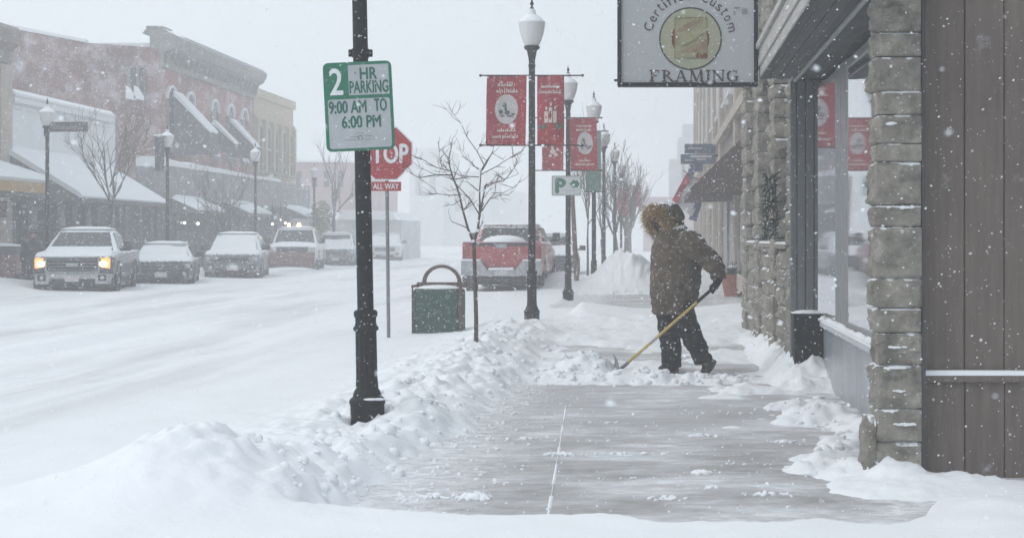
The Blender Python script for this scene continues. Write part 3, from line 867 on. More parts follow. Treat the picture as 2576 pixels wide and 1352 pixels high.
bowl = [(1671 + 2 + 13*math.cos(a), 184 - 7*math.sin(a)) for a in [math.pi/2 - math.pi*i/10 for i in range(11)]]
inn = [(1671 + 2 + 8*math.cos(a), 184 - 4.7*math.sin(a)) for a in [math.pi/2 - math.pi*i/10 for i in range(11)]]
for i in range(10): poly(mb, [bowl[i], bowl[i+1], inn[i+1], inn[i]], Y)
stroke(mb, 1677, 190.5, 1692, B, 5.6, Y); serif(mb, 1693, B, 9, Y2)
stroke(mb, 1713, T-1, 1702, B, 2.4, Y); stroke(mb, 1713, T-1, 1724, B, 5.6, Y); rect(mb, 1706, 195, 1721, 197.2, Y2); serif(mb, 1702, B, 9, Y2); serif(mb, 1724.5, B, 11, Y2)
stroke(mb, 1740, T, 1738, B, 2.6, Y); stroke(mb, 1741, T, 1752, B, 5.4, Y); stroke(mb, 1763, T, 1752, B, 2.6, Y2); stroke(mb, 1763.5, T, 1765.5, B, 5.6, Y)
serif(mb, 1738, B, 9, Y2); serif(mb, 1766, B, 11, Y2); serif(mb, 1739, T, 8, Y2); serif(mb, 1765, T, 9, Y2)
stem(1781.5)
stroke(mb, 1796, T, 1796, B, 2.6, Y); stroke(mb, 1796.5, T, 1818, B, 5.4, Y2); stroke(mb, 1818.5, T, 1818.5, B, 2.6, Y); serif(mb, 1796, B, 9, Y2); serif(mb, 1818, T, 9, Y2); serif(mb, 1795, T, 8, Y2)
gg = [(1842 + 14.5*math.cos(a), 191 - 14.6*math.sin(a)) for a in [R(48) + R(292)*i/22 for i in range(23)]]
gi = [(1843 + 9.5*math.cos(a), 191 - 12.2*math.sin(a)) for a in [R(48) + R(292)*i/22 for i in range(23)]]
for i in range(22): poly(mb, [gg[i], gg[i+1], gi[i+1], gi[i]], Y)
stroke(mb, 1853, 193, 1853, 203, 5, Y2); serif(mb, 1852, 192.5, 12, Y2); stroke(mb, 1852.5, T, 1852.5, T+7, 2, Y2)
bf(mb, 'lettering', M['sign_ink'], fs)
mb = MB(); rect(mb, 1846, 18, 1849, 38, D+.003); rect(mb, 1849, 18, 1862, 22, D+.003); rect(mb, 1866, 22, 1880, 36, D+.0035)
bf(mb, 'faded_mark', mat('faded_ink', (.26, .24, .28), .6, .2, 20), fs)
mb = MB(); mb.tube([(xl-.012, D+.06, pz(198, D)), (xl-.012, D+.06, pz(203, D))], .02, 8)
mb.tube([(xl+.2, D+.06, zt), (xl+.2, D+.06, zt+.4)], .012); mb.tube([(xr-.2, D+.06, zt), (xr-.2, D+.06, zt+.4)], .012)
mb.tube([(xl-.1, D+.06, zt+.42), (1.66, D+.06, zt+.42)], .025)
bf(mb, 'hanger', M['black_paint'], fs)

# ================================================================== bin by the shop window
bn = thing('planter_box', 'black square planter box standing at the foot of the grey boards', 'planter', (1.45, 16.15, .1))
mb = MB(); mb.loft([[(x, y, -.1) for x, y in ((-.128, -.13), (.128, -.13), (.128, .13), (-.128, .13))], [(x, y, .55) for x, y in ((-.150, -.15), (.150, -.15), (.150, .15), (-.150, .15))]])
mb.build('box', M['dark_bin'], bn)
mb = MB(); mb.bbox(-.158, .158, -.158, .158, .552, .578, .006, 1); rm = mb.build('rim', M['dark_bin'], bn)
mb = MB(); mb.ell((0, 0, .58), (.145, .145, .022), 14, 7); mb.build('snow_cap', M['snow'], rm, smooth=True)

# ================================================================== stone-fronted neighbour with three piers
stb = thing('stone_storefront', 'grey stone storefront with rough block piers beyond the wooden eave', 'shop', (1.5, 20.9, 0))
SO2 = Matrix.Translation((-1.5, -20.9, 0))
def b2(mb, *a, **k): mb.xform(SO2); return mb.build(*a, **k)
mb = MB(); mb.box(1.62, 7, 16.4, 25.3, -.3, 8.2); b2(mb, 'wall', M['shop_mid'], stb)
piers = [(16.38, 17.1), (18.75, 19.45), (21.7, 22.5), (24.7, 25.4)]
for i, (a, b) in enumerate(piers):
    o = stone_pier('stone_pier', 1.30 if i else 1.325, 1.66, a, b, 0, 4.8, .035, 20+i, None, [M['stone_far'], M['mortar']], hmin=.15, hmax=.27)
    o.parent = stb; o.matrix_parent_inverse = SO2
for i, ((_, b), (a, _)) in enumerate(zip(piers, piers[1:])):
    o = stone_pier('stone_base', 1.345, 1.66, b+.01, a-.01, 0, 1.28, .035, 40+i, None, [M['stone_far'], M['mortar']], hmin=.16, hmax=.24)
    o.parent = stb; o.matrix_parent_inverse = SO2
    mb = MB(); mb.box(1.30, 1.66, b+.01, a-.01, 1.283, 1.33); sl = b2(mb, 'window_sill', M['stone_far'], stb)
    mb = MB()
    for k in range(8): mb.ell((1.36, b + (a-b)*(k+.5)/8, 1.335), (.06, (a-b)/9, .014 + .014*random.random()), 10, 6)
    mb.xform(SO2); mb.build('sill_snow', M['snow'], sl, smooth=True)
    wn = MB(); wn.bbox(1.52, 1.60, b+.01, b+.07, 1.33, 3.7, .01, 1); wn.bbox(1.52, 1.60, a-.07, a-.01, 1.33, 3.7, .01, 1); wn.bbox(1.52, 1.60, b+.07, a-.07, 2.75, 2.82, .01, 1)
    wf = b2(wn, 'window', M['frame_metal'], stb)
    g = MB(); g.box(1.565, 1.575, b+.07, a-.07, 1.33, 3.7); g.xform(SO2); g.build('glass', M['far_glass'], wf)
    o = stone_pier('lintel', 1.345, 1.66, b+.01, a-.01, 3.82, 4.8, .035, 60+i, None, [M['stone_far'], M['mortar']], hmin=.16, hmax=.24)
    o.parent = stb; o.matrix_parent_inverse = SO2
mb = MB(); mb.box(1.22, 1.66, 16.38, 25.42, 4.81, 4.95); mb.box(1.4, 7, 16.4, 25.35, 8.21, 8.35); b2(mb, 'cornice', M['stone_far'], stb)

# evergreen swag on the pier
gar = MB()
for k in range(300):
    tt = random.random(); ph = random.random()*6.28
    rad_ = .06 * (1 - .35*tt) * (1 + .35*math.sin(tt*19))
    c = Vector((1.235 + .06*math.cos(ph), 18.25 + rad_*1.6*math.sin(ph), 1.42 + tt*.68))
    d = Vector((random.gauss(-.2, 1), random.gauss(0, 1), random.gauss(-.3, 1))).normalized() * random.uniform(.05, .11)
    s_ = d.cross(Vector((random.random(), .3, .5))).normalized() * .012
    gar.add([c - s_, c + s_, c + d + s_*.3, c + d - s_*.3], [(0, 1, 2, 3)])
gar.xform(Matrix.Translation((-1.24, -18.25, -1.42)))
o = gar.build('evergreen_swag', M['evergreen']); o.location = (1.24, 18.25, 1.42)
tag(o, 'dark evergreen swag hanging between the rough stone piers', 'christmas greenery')

# ================================================================== beige building with the brown awning
bb = thing('beige_building', 'tall beige stone building behind the brown awning', 'building', (1.95, 58, 0))
BO = Matrix.Translation((-1.95, -58, 0))
def b3(mb, *a, **k): mb.xform(BO); return mb.build(*a, **k)
BX = 1.97
mb = MB(); mb.box(BX, 14, 27.0, 86, -.3, 11.5); b3(mb, 'wall', M['beige_dark'], bb)
for y in (27.2, 33, 40, 50, 56, 62, 68, 74, 80, 85.4):
    mb = MB(); mb.bbox(BX-.14, BX+.01, y, y+.7, -.2, 11.2, .02, 1); b3(mb, 'pilaster', M['beige_wall'], bb)
mb = MB(); mb.box(BX-.28, BX+.02, 27, 86.2, 11.21, 11.6); mb.box(BX-.2, BX+.02, 27, 86.2, 4.25, 4.5); b3(mb, 'cornice', M['beige_wall'], bb)
for y in (35.2, 43.2, 46.6, 52.2, 58, 64, 70, 76):
    for z in (5.2, 8.2):
        mb = MB()
        mb.bbox(BX-.10, BX+.01, y, y+.12, z, z+2, .01, 1); mb.bbox(BX-.10, BX+.01, y+1.3, y+1.42, z, z+2, .01, 1)
        mb.bbox(BX-.10, BX+.01, y+.12, y+1.3, z+1.88, z+2, .01, 1); mb.bbox(BX-.16, BX+.01, y, y+1.42, z-.1, z, .01, 1)
        wf = b3(mb, 'window', M['white_wall'], bb)
        g = MB(); g.box(BX-.03, BX-.02, y+.12, y+1.3, z, z+1.88); g.xform(BO); g.build('pane', M['far_glass'], wf)
for y0, y1 in ((28.2, 32.6), (34.2, 39.4), (41.2, 49.4), (51, 55.5), (57, 61.5), (63, 67.5)):
    mb = MB(); mb.box(BX-.05, BX-.01, y0, y1, .55, 2.6); b3(mb, 'shop_window', M['far_glass'], bb)
    mb = MB()
    for y in (y0, (y0+y1)/2, y1): mb.bbox(BX-.10, BX+.0, y-.05, y+.05, .1, 2.7, .01, 1)
    mb.bbox(BX-.12, BX, y0, y1, .2, .548, .01, 1)
    b3(mb, 'shop_frame', M['beige_wall'], bb)
ba = MB(); ba.prism([(BX-.005, 3.72), (BX-.005, 2.42), (.74, 2.38), (.74, 2.52)], 38.2, 47.5, 'y')
ba.xform(Matrix.Translation((-1.9, -38.2, -2.4)))
o = ba.build('awning', M['awning_brown']); o.location = (1.9, 38.2, 2.4)
tag(o, 'brown sloping shop awning on the beige building', 'awning')

pot = thing('flower_pot', 'terracotta flower pot with grey brush and snow by the stone corner', 'flower pot', (1.80, 39.6, .0))
mb = MB(); mb.lathe([(.20, -.1), (.24, .1), (.30, .45), (.325, .47), (.325, .53), (.28, .53), (.27, .48)], 20); mb.build('pot', M['terracotta'], pot, smooth=True)
mb = MB()
for k in range(150):
    a = random.random()*6.28; el = random.uniform(.3, 1.5); ln = random.uniform(.15, .42)
    mb.tube([(0, 0, .46), (ln*math.cos(a)*math.cos(el)*1.1, ln*math.sin(a)*math.cos(el)*1.1, .46+ln*math.sin(el))], [.010, .004], 4)
mb.build('brush', M['evergreen'], pot)
mb = MB()
for (x, y, z, r_) in ((0, 0, .70, .15), (-.15, -.05, .68, .08), (.12, -.06, .74, .08)): mb.ell((x, y, z), (r_, r_, r_*.35), 10, 6)
mb.build('snow_cap', M['snow'], pot, smooth=True)

# projecting sign and flag
ps = thing('projecting_sign', 'blue two-tiered sign projecting over the pavement above the flag', 'shop sign', (1.3, 52, 3.2))
D = 52
def R3(mb, x0, y0, x1, y1, d0, d1, m=0, b=.03): mb.bbox(px(x0, D)-1.3, px(x1, D)-1.3, d0, d1, pz(y1, D)-3.2, pz(y0, D)-3.2, b, 2, m)
mb = MB(); R3(mb, 1722, 362, 1800, 386, -.12, .12); mb.build('upper_panel', M['blue_sign'], ps)
mb = MB(); R3(mb, 1712, 388, 1800, 412, -.14, .14); mb.build('lower_panel', M['blue_sign'], ps)
mb = MB(); R3(mb, 1736, 412, 1768, 432, -.1, .1); mb.build('drop_panel', M['blue_sign'], ps)
mb = MB()
for (x0, y0, x1, y1) in ((1730, 372, 1766, 375), (1736, 391, 1790, 397), (1722, 402, 1742, 405), (1752, 399, 1775, 403)):
    mb = MB(); R3(mb, x0, y0, x1, y1, -.16, -.142, 0, .004); mb.build('pale_band', M['flag_white'], ps)
mb = MB(); mb.tube([(.1, 0, .75), (.75, 0, .75)], .04); mb.build('bracket', M['black_paint'], ps)
og = MB()
D = 50
for k, (x, y, wx, wz) in enumerate(((1752, 462, 16, 9), (1766, 452, 13, 8), (1778, 445, 9, 9))):
    og.ell((px(x, D), D + .05*k, pz(y, D)), (wx/sc_(D), .12, wz/sc_(D)), 14, 8)
og.xform(Matrix.Translation((-1.15, -50, -3)))
o = og.build('bunting', M['orange_cloth']); o.location = (1.15, 50, 3)
tag(o, 'faded orange bunting bunched below the blue sign', 'bunting')
fl = thing('flag', 'red white and blue flag drooping on a slanted pole', 'flag', (1.2, 48.5, 2.6))
D = 48.5
def strip(mb, tl, tr, bl, br, m=0, n=10, wave=.05):
    v = []; f = []
    for i in range(n+1):
        for j in range(5):
            a = i/n; b = j/4
            x = (1-a)*((1-b)*tl[0]+b*tr[0]) + a*((1-b)*bl[0]+b*br[0]); y = (1-a)*((1-b)*tl[1]+b*tr[1]) + a*((1-b)*bl[1]+b*br[1])
            v.append((px(x, D)-1.2, wave*math.sin(a*9+b*3), pz(y, D)-2.6))
    for i in range(n):
        for j in range(4): k = i*5+j; f.append((k, k+1, k+6, k+5))
    v2 = [(p[0], p[1]+.012, p[2]) for p in v]
    mb.add(v, f, m); mb.add(v2, f, m)
mb = MB(); strip(mb, (1727, 434), (1739, 446), (1688, 508), (1703, 514)); mb.build('red_stripe', M['flag_red'], fl, smooth=True)
mb = MB(); strip(mb, (1740, 440), (1776, 462), (1703, 515), (1741, 545)); mb.build('white_field', M['flag_white'], fl, smooth=True)
mb = MB(); strip(mb, (1757, 488), (1776, 478), (1732, 552), (1752, 556)); mb.build('blue_field', M['flag_blue'], fl, smooth=True)
mb = MB(); strip(mb, (1732, 424), (1748, 428), (1728, 446), (1742, 452)); mb.build('canton', M['flag_blue'], fl, smooth=True)
mb = MB(); mb.tube([(.72, 0.03, .02), (px(1718, D)-1.2, 0.03, pz(428, D)-2.6)], .018); mb.build('flag_pole', M['galv'], fl)
# ================================================================== lamp posts
LAMP = None
def make_lamp():
    t = thing('street_lamp', 'black lamp post', 'street lamp')
    mb = MB()
    mb.lathe([(.122, -.35), (.122, .10), (.128, .115), (.130, .135), (.122, .15), (.104, .165), (.098, .19), (.090, .21), (.078, .225)], 24)
    mb.build('base', M['black_paint'], t, smooth=True)
    # fluted lower shaft
    mb = MB(); rings = []
    for r, z in ((.078, .225), (.073, .30), (.072, .63)):
        rings.append([((r*(1 + .05*math.cos(12*a)))*math.cos(a), (r*(1 + .05*math.cos(12*a)))*math.sin(a), z) for a in [2*math.pi*i/72 for i in range(72)]])
    mb.loft(rings); mb.build('lower_shaft', M['black_paint'], t, smooth=True)
    mb = MB(); mb.lathe([(.073, .632), (.090, .645), (.092, .66), (.080, .675), (.074, .70), (.076, .735), (.084, .745), (.086, .77), (.078, .785), (.06, .79)], 24)
    mb.build('collar', M['black_paint'], t, smooth=True)
    mb = MB(); mb.lathe([(.0585, .79), (.058, 1.6), (.054, 2.6), (.050, 4.06), (.056, 4.065), (.060, 4.08), (.056, 4.1), (.050, 4.11), (.050, 4.16),
                         (.056, 4.20), (.072, 4.28), (.078, 4.32), (.098, 4.34), (.125, 4.36), (.128, 4.385), (.118, 4.40)], 20)
    mb.build('pole', M['black_paint'], t, smooth=True)
    mb = MB(); mb.lathe([(.10, 4.40), (.118, 4.42), (.155, 4.50), (.192, 4.62), (.208, 4.72), (.213, 4.77), (.205, 4.775)], 28)
    gl = mb.build('globe', M['globe'], t, smooth=True)
    mb = MB(); mb.lathe([(.216, 4.765), (.218, 4.785), (.205, 4.80), (.165, 4.845), (.115, 4.885), (.075, 4.905), (.062, 4.93), (.055, 4.985), (.030, 5.0)], 28)
    mb.build('globe_cap', M['globe_cap'], t, smooth=True)
    mb = MB(); mb.lathe([(.034, 5.0), (.036, 5.012), (.016, 5.03), (.014, 5.045), (.030, 5.07), (.030, 5.09), (.014, 5.115), (.016, 5.135), (.006, 5.16), (.001, 5.19)], 14)
    mb.build('finial', M['black_paint'], t, smooth=True)
    return t
LAMP = make_lamp()
lamp_first = [True]
def lamp(x, y, z, label, s=1.0, lean=0, group='lamp posts along the street'):
    o = LAMP if lamp_first[0] else copy_tree(LAMP)
    lamp_first[0] = False
    o.location = (x, y, z); o.scale = (1, 1, s); o.rotation_euler = (0, lean, random.random()*.3)
    o['label'] = label; o['group'] = group
    return o
lamp(-2.095, 12.05, .09, 'nearest black lamp post, carrying the parking hours sign', 1, R(-1.1))
lamp(-2.03, 26.9, .08, 'lamp post with two red banners behind the shoveller')
lamp(-2.0, 37.2, .05, 'lamp post with the green P parking sign on it')
lamp(-1.71, 44.6, -.02, 'lamp post with a grey-green banner beyond the snow heap', 1.03)
lamp(-1.78, 55, 0, 'bannerless grey lamp post next after the green banner')
lamp(-1.71, 66, 0, 'faint lamp post second after the green banner')
lamp(-1.74, 79, 0, 'very faint lamp post third after the green banner')
lamp(-1.75, 96, 0, 'farthest ghostly lamp post on the pavement side')
lamp(-16.75, 45.8, .05, 'lamp post with a street-name board across the road')
lamp(-16.6, 56.5, .05, 'lamp post with snowy globe before the dark awnings')
lamp(-16.2, 67.2, .05, 'lamp post before the cream building across the road')
lamp(-17.6, 85.5, .05, 'distant lamp post past the cream building')

# snow caught on the near lamp foot
mb = MB(); mb.ell((-2.05, 11.93, .245), (.055, .03, .009), 12, 7); mb.ell((-2.0, 11.97, .242), (.05, .03, .010), 12, 7)
mb.xform(Matrix.Translation((2.05, -11.93, -.24)))
o = mb.build('snow_patch', M['snow'], smooth=True); o.location = (-2.05, 11.93, .24)
tag(o, 'small ledge of snow on the foot of the nearest lamp post', 'snow')

# ================================================================== parking-hours sign
pk = thing('parking_sign', 'green and white two hour parking sign on the nearest pole', 'parking sign', (px(903, 11.9), 11.9, pz(267, 11.9)))
pk.rotation_euler = (R(-2), R(-3.0), R(4))
W, Hh = .485, .635
def rrect(x0, x1, z0, z1, r, n=5):
    p = []
    for cx_, cz_, a in ((x1-r, z1-r, 0), (x0+r, z1-r, 90), (x0+r, z0+r, 180), (x1-r, z0+r, 270)):
        for i in range(n+1): t_ = R(a + 90*i/n); p.append((cx_ + r*math.cos(t_), cz_ + r*math.sin(t_)))
    return p
mb = MB(); mb.prism(rrect(-W/2, W/2, -Hh/2, Hh/2, .04), 0, .003, 'y'); mb.build('plate', M['sign_green'], pk)
mb = MB()
def pr(mb, x0, x1, z0, z1, y, m=0): mb.add([(x0, y, z0), (x1, y, z0), (x1, y, z1), (x0, y, z1)], [(0, 1, 2, 3)], m)
# photo: plate 815-988 x 155-380; field pieces as fractions
def fx(u): return -W/2 + u*W
def fz(v): return Hh/2 - v*Hh
pr(mb, fx(.365), fx(.955), fz(.375), fz(.035), -.0015)
mb.prism(rrect(fx(.05), fx(.955), fz(.97), fz(.415), .02), -.0018, -.0008, 'y')
mb.build('field', M['sign_white'], pk)
mb = MB(); put_text(mb, '2', fx(.185), fz(.215), .088, .185, -.0015, bold=.004); mb.build('numeral', M['white_text'], pk)
mb = MB(); put_text(mb, 'HR', fx(.66), fz(.135), .118, .082, -.003, bold=.0028); mb.build('lettering', M['green_text'], pk)
mb = MB(); put_text(mb, 'PARKING', fx(.66), fz(.285), .272, .088, -.003, bold=.0022); mb.build('lettering', M['green_text'], pk)
mb = MB(); put_text(mb, '9:00 AM', fx(.335), fz(.505), .262, .088, -.003, bold=.003); mb.build('lettering', M['green_text'], pk)
mb = MB(); put_text(mb, 'TO', fx(.815), fz(.495), .085, .088, -.003, bold=.003); mb.build('lettering', M['green_text'], pk)
mb = MB(); put_text(mb, '6:00 PM', fx(.525), fz(.675), .272, .085, -.003, bold=.003); mb.build('lettering', M['green_text'], pk)
mb = MB()
disc(mb, fx(.50), fz(.855), .010, .018, -.0035, 0, 20, 1.2)
for (u, v, w_) in ((.40, .84, .10), (.62, .835, .10), (.36, .872, .16), (.64, .875, .16), (.5, .80, .12)):
    pr(mb, fx(u-w_/2), fx(u+w_/2), fz(v+.006), fz(v), -.0033)
mb.build('emblem', mat('pale_green_ink', (.20, .25, .245), .5, .2, 30), pk)
mb = MB(); mb.lathe([(.007, 0), (.004, .004)], 10); mb.xform(Matrix.Translation((fx(.47), -.004, fz(.125))) @ Matrix.Rotation(R(90), 4, 'X')); mb.build('bolt', M['galv'], pk)
# upper clamp on the pole
cl = thing('pole_clamp', 'black band clamp on the nearest pole above the parking sign', 'clamp', (px(907, 12.05), 12.05, pz(134, 12.05)))
mb = MB(); mb.lathe([(.056, -.03), (.062, -.03), (.062, .03), (.056, .03)], 20)
mb.bbox(-.086, -.058, -.012, .012, -.026, .026, .003, 1); mb.bbox(.058, .086, -.012, .012, -.026, .026, .003, 1)
mb.build('band', M['black_paint'], cl)
mb = MB()
for x in (-.073, .073): mb.lathe([(.008, 0), (.006, .006)], 8, (x, 0, 0))
mb.V = [(v[0], -.013 - v[2], v[1]) for v in mb.V]
mb.build('bolt', M['galv'], cl)

# ================================================================== stop sign
D = 22.6
st = thing('stop_sign', 'red stop sign with an ALL WAY plate, half behind the parking sign', 'stop sign', (px(971, D), D, 0))
zc = pz(386, D); r8 = 67.5/sc_(D)/math.cos(R(22.5))
def octo(r): return [(r*math.cos(R(22.5+45*i)), zc + r*math.sin(R(22.5+45*i))) for i in range(8)]
mb = MB(); mb.tube([(.035, .03, -.3), (0, .03, zc+.3)], .024, 8); mb.build('post', M['galv'], st)
mb = MB(); mb.prism(octo(r8), 0, .004, 'y'); pl = mb.build('octagon_plate', M['white_text'], st)
mb = MB(); mb.prism(octo(r8*.95), -.003, -.0005, 'y'); mb.build('red_face', M['sign_red'], pl)
mb = MB(); put_text(mb, 'STOP', 0, zc, .60, .255, -.005, bold=.009); mb.build('lettering', M['white_text'], pl)
z2 = pz(468.5, D)
mb = MB(); mb.prism([(-.205, z2-.062), (.205, z2-.062), (.205, z2+.062), (-.205, z2+.062)], -.001, .003, 'y'); ap = mb.build('all_way_plate', M['sign_red'], st)
mb = MB(); put_text(mb, 'ALL WAY', 0, z2, .345, .075, -.0025, bold=.002); mb.build('lettering', M['white_text'], ap)

# ================================================================== litter bin
D = 23.4; k_ = 1/sc_(D)
tb = thing('litter_bin', 'green street litter bin with brown frame and arched hoop', 'litter bin', (px(1098, D), D + .3, 0), R(-4))
wb = 62*k_; zt = pz(727, D)
def oct_ring(w_, d_, c_, z_): return [(x, y, z_) for x, y in ((-w_+c_, -d_), (w_-c_, -d_), (w_, -d_+c_), (w_, d_-c_), (w_-c_, d_), (-w_+c_, d_), (-w_, d_-c_), (-w_, -d_+c_))]
mb = MB(); mb.loft([oct_ring(wb-.004, .215, .05, -.25), oct_ring(wb-.004, .215, .05, zt-.03), oct_ring(wb-.03, .19, .05, zt)])
mb.build('body', M['bin_green'], tb)
mb = MB()
for s in (-1, 1):
    for ya, yb in ((-.225, -.19),):
        mb = MB(); mb.bbox(s*(wb-.005)-(.020 if s > 0 else .009), s*(wb-.005)+(.020 if s > 0 else .009), ya, yb, -.25, zt+.04, .005, 1); mb.build('frame_post', M['bin_brown'], tb)
mb = MB(); mb.bbox(-wb-.015, wb+.015, .16, .225, zt+.01, zt+.085, .008, 1); mb.bbox(-wb-.012, -wb+.016, -.22, .16, zt+.02, zt+.055, .006, 1); mb.bbox(wb-.03, wb+.015, -.22, .16, zt+.02, zt+.07, .006, 1)
mb.build('top_rail', M['bin_brown'], tb)
ra = .25
rings = []
for i in range(25):
    a = math.pi*i/24; h0 = zt + .085
    P_ = lambda r: (r*1.12*math.cos(a), h0 + r*math.sin(a))
    a_, b_ = P_(ra), P_(ra-.045)
    rings.append([(a_[0], .16, a_[1]), (a_[0], .22, a_[1]), (b_[0], .22, b_[1]), (b_[0], .16, b_[1])])
mb = MB(); mb.loft(rings); mb.build('hoop', M['bin_brown'], tb)
mb = MB(); rings = []
for i in range(21):
    a = R(25) + R(130)*i/20; h0 = zt+.085; q = .004 + .016*math.sin(math.pi*i/20)
    a_ = (ra*1.12*math.cos(a), h0 + ra*math.sin(a)+.001); b_ = ((ra+q)*1.12*math.cos(a), h0 + (ra+q)*math.sin(a))
    rings.append([(a_[0], .165, a_[1]), (a_[0], .215, a_[1]), (b_[0], .21, b_[1]), (b_[0], .17, b_[1])])
mb.loft(rings); mb.build('hoop_snow', M['snow'], tb, smooth=True)
mb = MB(); mb.ell((0, -.03, zt+.005), (wb-.035, .17, .05), 20, 8); mb.build('top_snow', M['snow'], tb, smooth=True)

# ================================================================== banners
def cloth(mb, x0, x1, z0, z1, y, bulge, m=0, n=12, lean=0):
    v = []; f = []
    for i in range(n+1):
        for j in range(n+1):
            a = i/n; b = j/n
            yy = y + bulge*math.sin(math.pi*a)*(.35+.65*math.sin(math.pi*b)) + .02*math.sin(7*b+5*a)
            v.append((x0+(x1-x0)*a + lean*(1-b), yy, z0+(z1-z0)*b))
    for i in range(n):
        for j in range(n): k = i*(n+1)+j; f.append((k, k+n+1, k+n+2, k+1))
    mb.add(v, f, m)
    return lambda u, w_: (x0+(x1-x0)*u + lean*(1-w_), y + bulge*math.sin(math.pi*u)*(.35+.65*math.sin(math.pi*w_)) + .02*math.sin(7*w_+5*u) - .006, z0+(z1-z0)*w_)
def wiggle(mb, S_, u0, u1, w0, hgt, seed, m=0, gaps=True):
    """illegible hand-lettered line as on the photo: joined loops of uneven height"""
    rg = random.Random(seed); u = u0
    while u < u1 - .02:
        st_ = rg.uniform(.03, .06); tall = rg.choice((.6, .7, 1, 1, .65))
        a = [S_(u, w0), S_(u + st_*.45, w0), S_(u + st_*.55, w0 + hgt*tall), S_(u + st_*.1, w0 + hgt*tall)]
        mb.add(a, [(0, 1, 2, 3)], m)
        a = [S_(u, w0 + hgt*.12), S_(u + st_, w0 + hgt*.12), S_(u + st_, w0 + hgt*.36), S_(u, w0 + hgt*.36)]
        if rg.random() < .75: mb.add([(p[0], p[1]-.001, p[2]) for p in a], [(0, 1, 2, 3)], m)
        u += st_ * rg.uniform(.95, 1.25)
def oval(mb, S_, cu, cw, ru, rw, m=0, n=28, dy=0):
    pts = [S_(cu + ru*math.cos(2*math.pi*i/n), cw + rw*math.sin(2*math.pi*i/n)) for i in range(n)]
    c = S_(cu, cw); v = [(p[0], p[1]+dy, p[2]) for p in pts] + [(c[0], c[1]+dy, c[2])]
    mb.add(v, [(i, (i+1) % n, n) for i in range(n)], m)
def banner_pair_rods(t, half, z0, z1):
    for z in (z0, z1):
        mb = MB(); mb.tube([(-half, 0, z), (half, 0, z)], .012, 8)
        for s in (-1, 1): mb.ell((s*half, 0, z), (.024, .024, .024), 10, 6)
        mb.build('rod', M['black_paint'], t, smooth=True)
def art_scene(t_cloth, S_, seed, cu=.5, cw=.52):
    mb = MB(); oval(mb, S_, cu, cw, .29, .215, 0); mb.build('oval', mat('oval_white', (.50, .47, .46), .8, .15, 18, dust=.1), t_cloth)
    mb = MB(); rg = random.Random(seed)
    for (u, w_, a, b) in ((-.05, .06, .06, .035), (.16, .07, .05, .022), (-.14, -.04, .05, .04), (.02, -.05, .09, .03), (.17, -.06, .06, .03), (-.02, .0, .03, .04), (.1, -.1, .08, .015), (-.1, -.1, .05, .012)):
        mb = MB(); oval(mb, S_, cu+u, cw+w_, a*rg.uniform(.8, 1.2), b*rg.uniform(.8, 1.2), 0, 9, -.004); mb.build('drawing', M['banner_dark'], t_cloth)

D = 26.9; X0 = -2.03
b1 = thing('banner', 'wide red banner with white oval drawing on the left of its lamp post', 'banner', (X0, D - .07, 0), 0, 'red street banners')
z0, z1 = pz(366, D), pz(191, D)
banner_pair_rods(b1, 128/sc_(D), z0, z1)
mb = MB(); S_ = cloth(mb, px(1226, D)-X0, px(1326, D)-X0, z0, z1, 0, .05, lean=-.02); c1 = mb.build('cloth', M['banner_red'], b1, smooth=True)
art_scene(c1, S_, 3)
mb = MB(); wiggle(mb, S_, .27, .72, .845, .07, 1); mb.build('lettering', M['banner_cream'], c1)
mb = MB(); wiggle(mb, S_, .24, .80, .755, .07, 2); mb.build('lettering', M['banner_cream'], c1)
mb = MB(); wiggle(mb, S_, .28, .74, .195, .055, 3); mb.build('lettering', M['banner_cream'], c1)
mb = MB(); wiggle(mb, S_, .16, .84, .105, .06, 4); mb.build('lettering', M['banner_cream'], c1)
b2_ = thing('banner', 'narrower red banner with white candles and holly right of its lamp post', 'banner', (X0, D - .06, 0), 0, 'red street banners')
mb = MB(); S_ = cloth(mb, px(1352, D)-X0, px(1420, D)-X0, z0, z1, 0, -.06); c2 = mb.build('cloth', M['banner_red'], b2_, smooth=True)
mb = MB()
for u, h in ((.34, .16), (.5, .22), (.66, .17)):
    mb = MB(); v = [S_(u-.065, .32), S_(u+.065, .32), S_(u+.065, .32+h), S_(u-.065, .32+h)]; mb.add(v, [(0, 1, 2, 3)])
    oval(mb, S_, u+.01, .32+h+.045, .035, .03, 0, 10)
    mb.build('candle', M['banner_cream'], c2)
mb = MB()
for (u, w_) in ((.12, .27), (.22, .25), (.3, .28), (.7, .28), (.8, .25), (.9, .28), (.75, .31)):
    mb = MB(); oval(mb, S_, u, w_, .07, .03, 0, 7); mb.build('holly_leaf', M['holly'], c2)
mb = MB(); wiggle(mb, S_, .14, .86, .82, .06, 7); mb.build('lettering', M['banner_cream'], c2)
mb = MB(); wiggle(mb, S_, .1, .92, .74, .06, 8); mb.build('lettering', M['banner_cream'], c2)

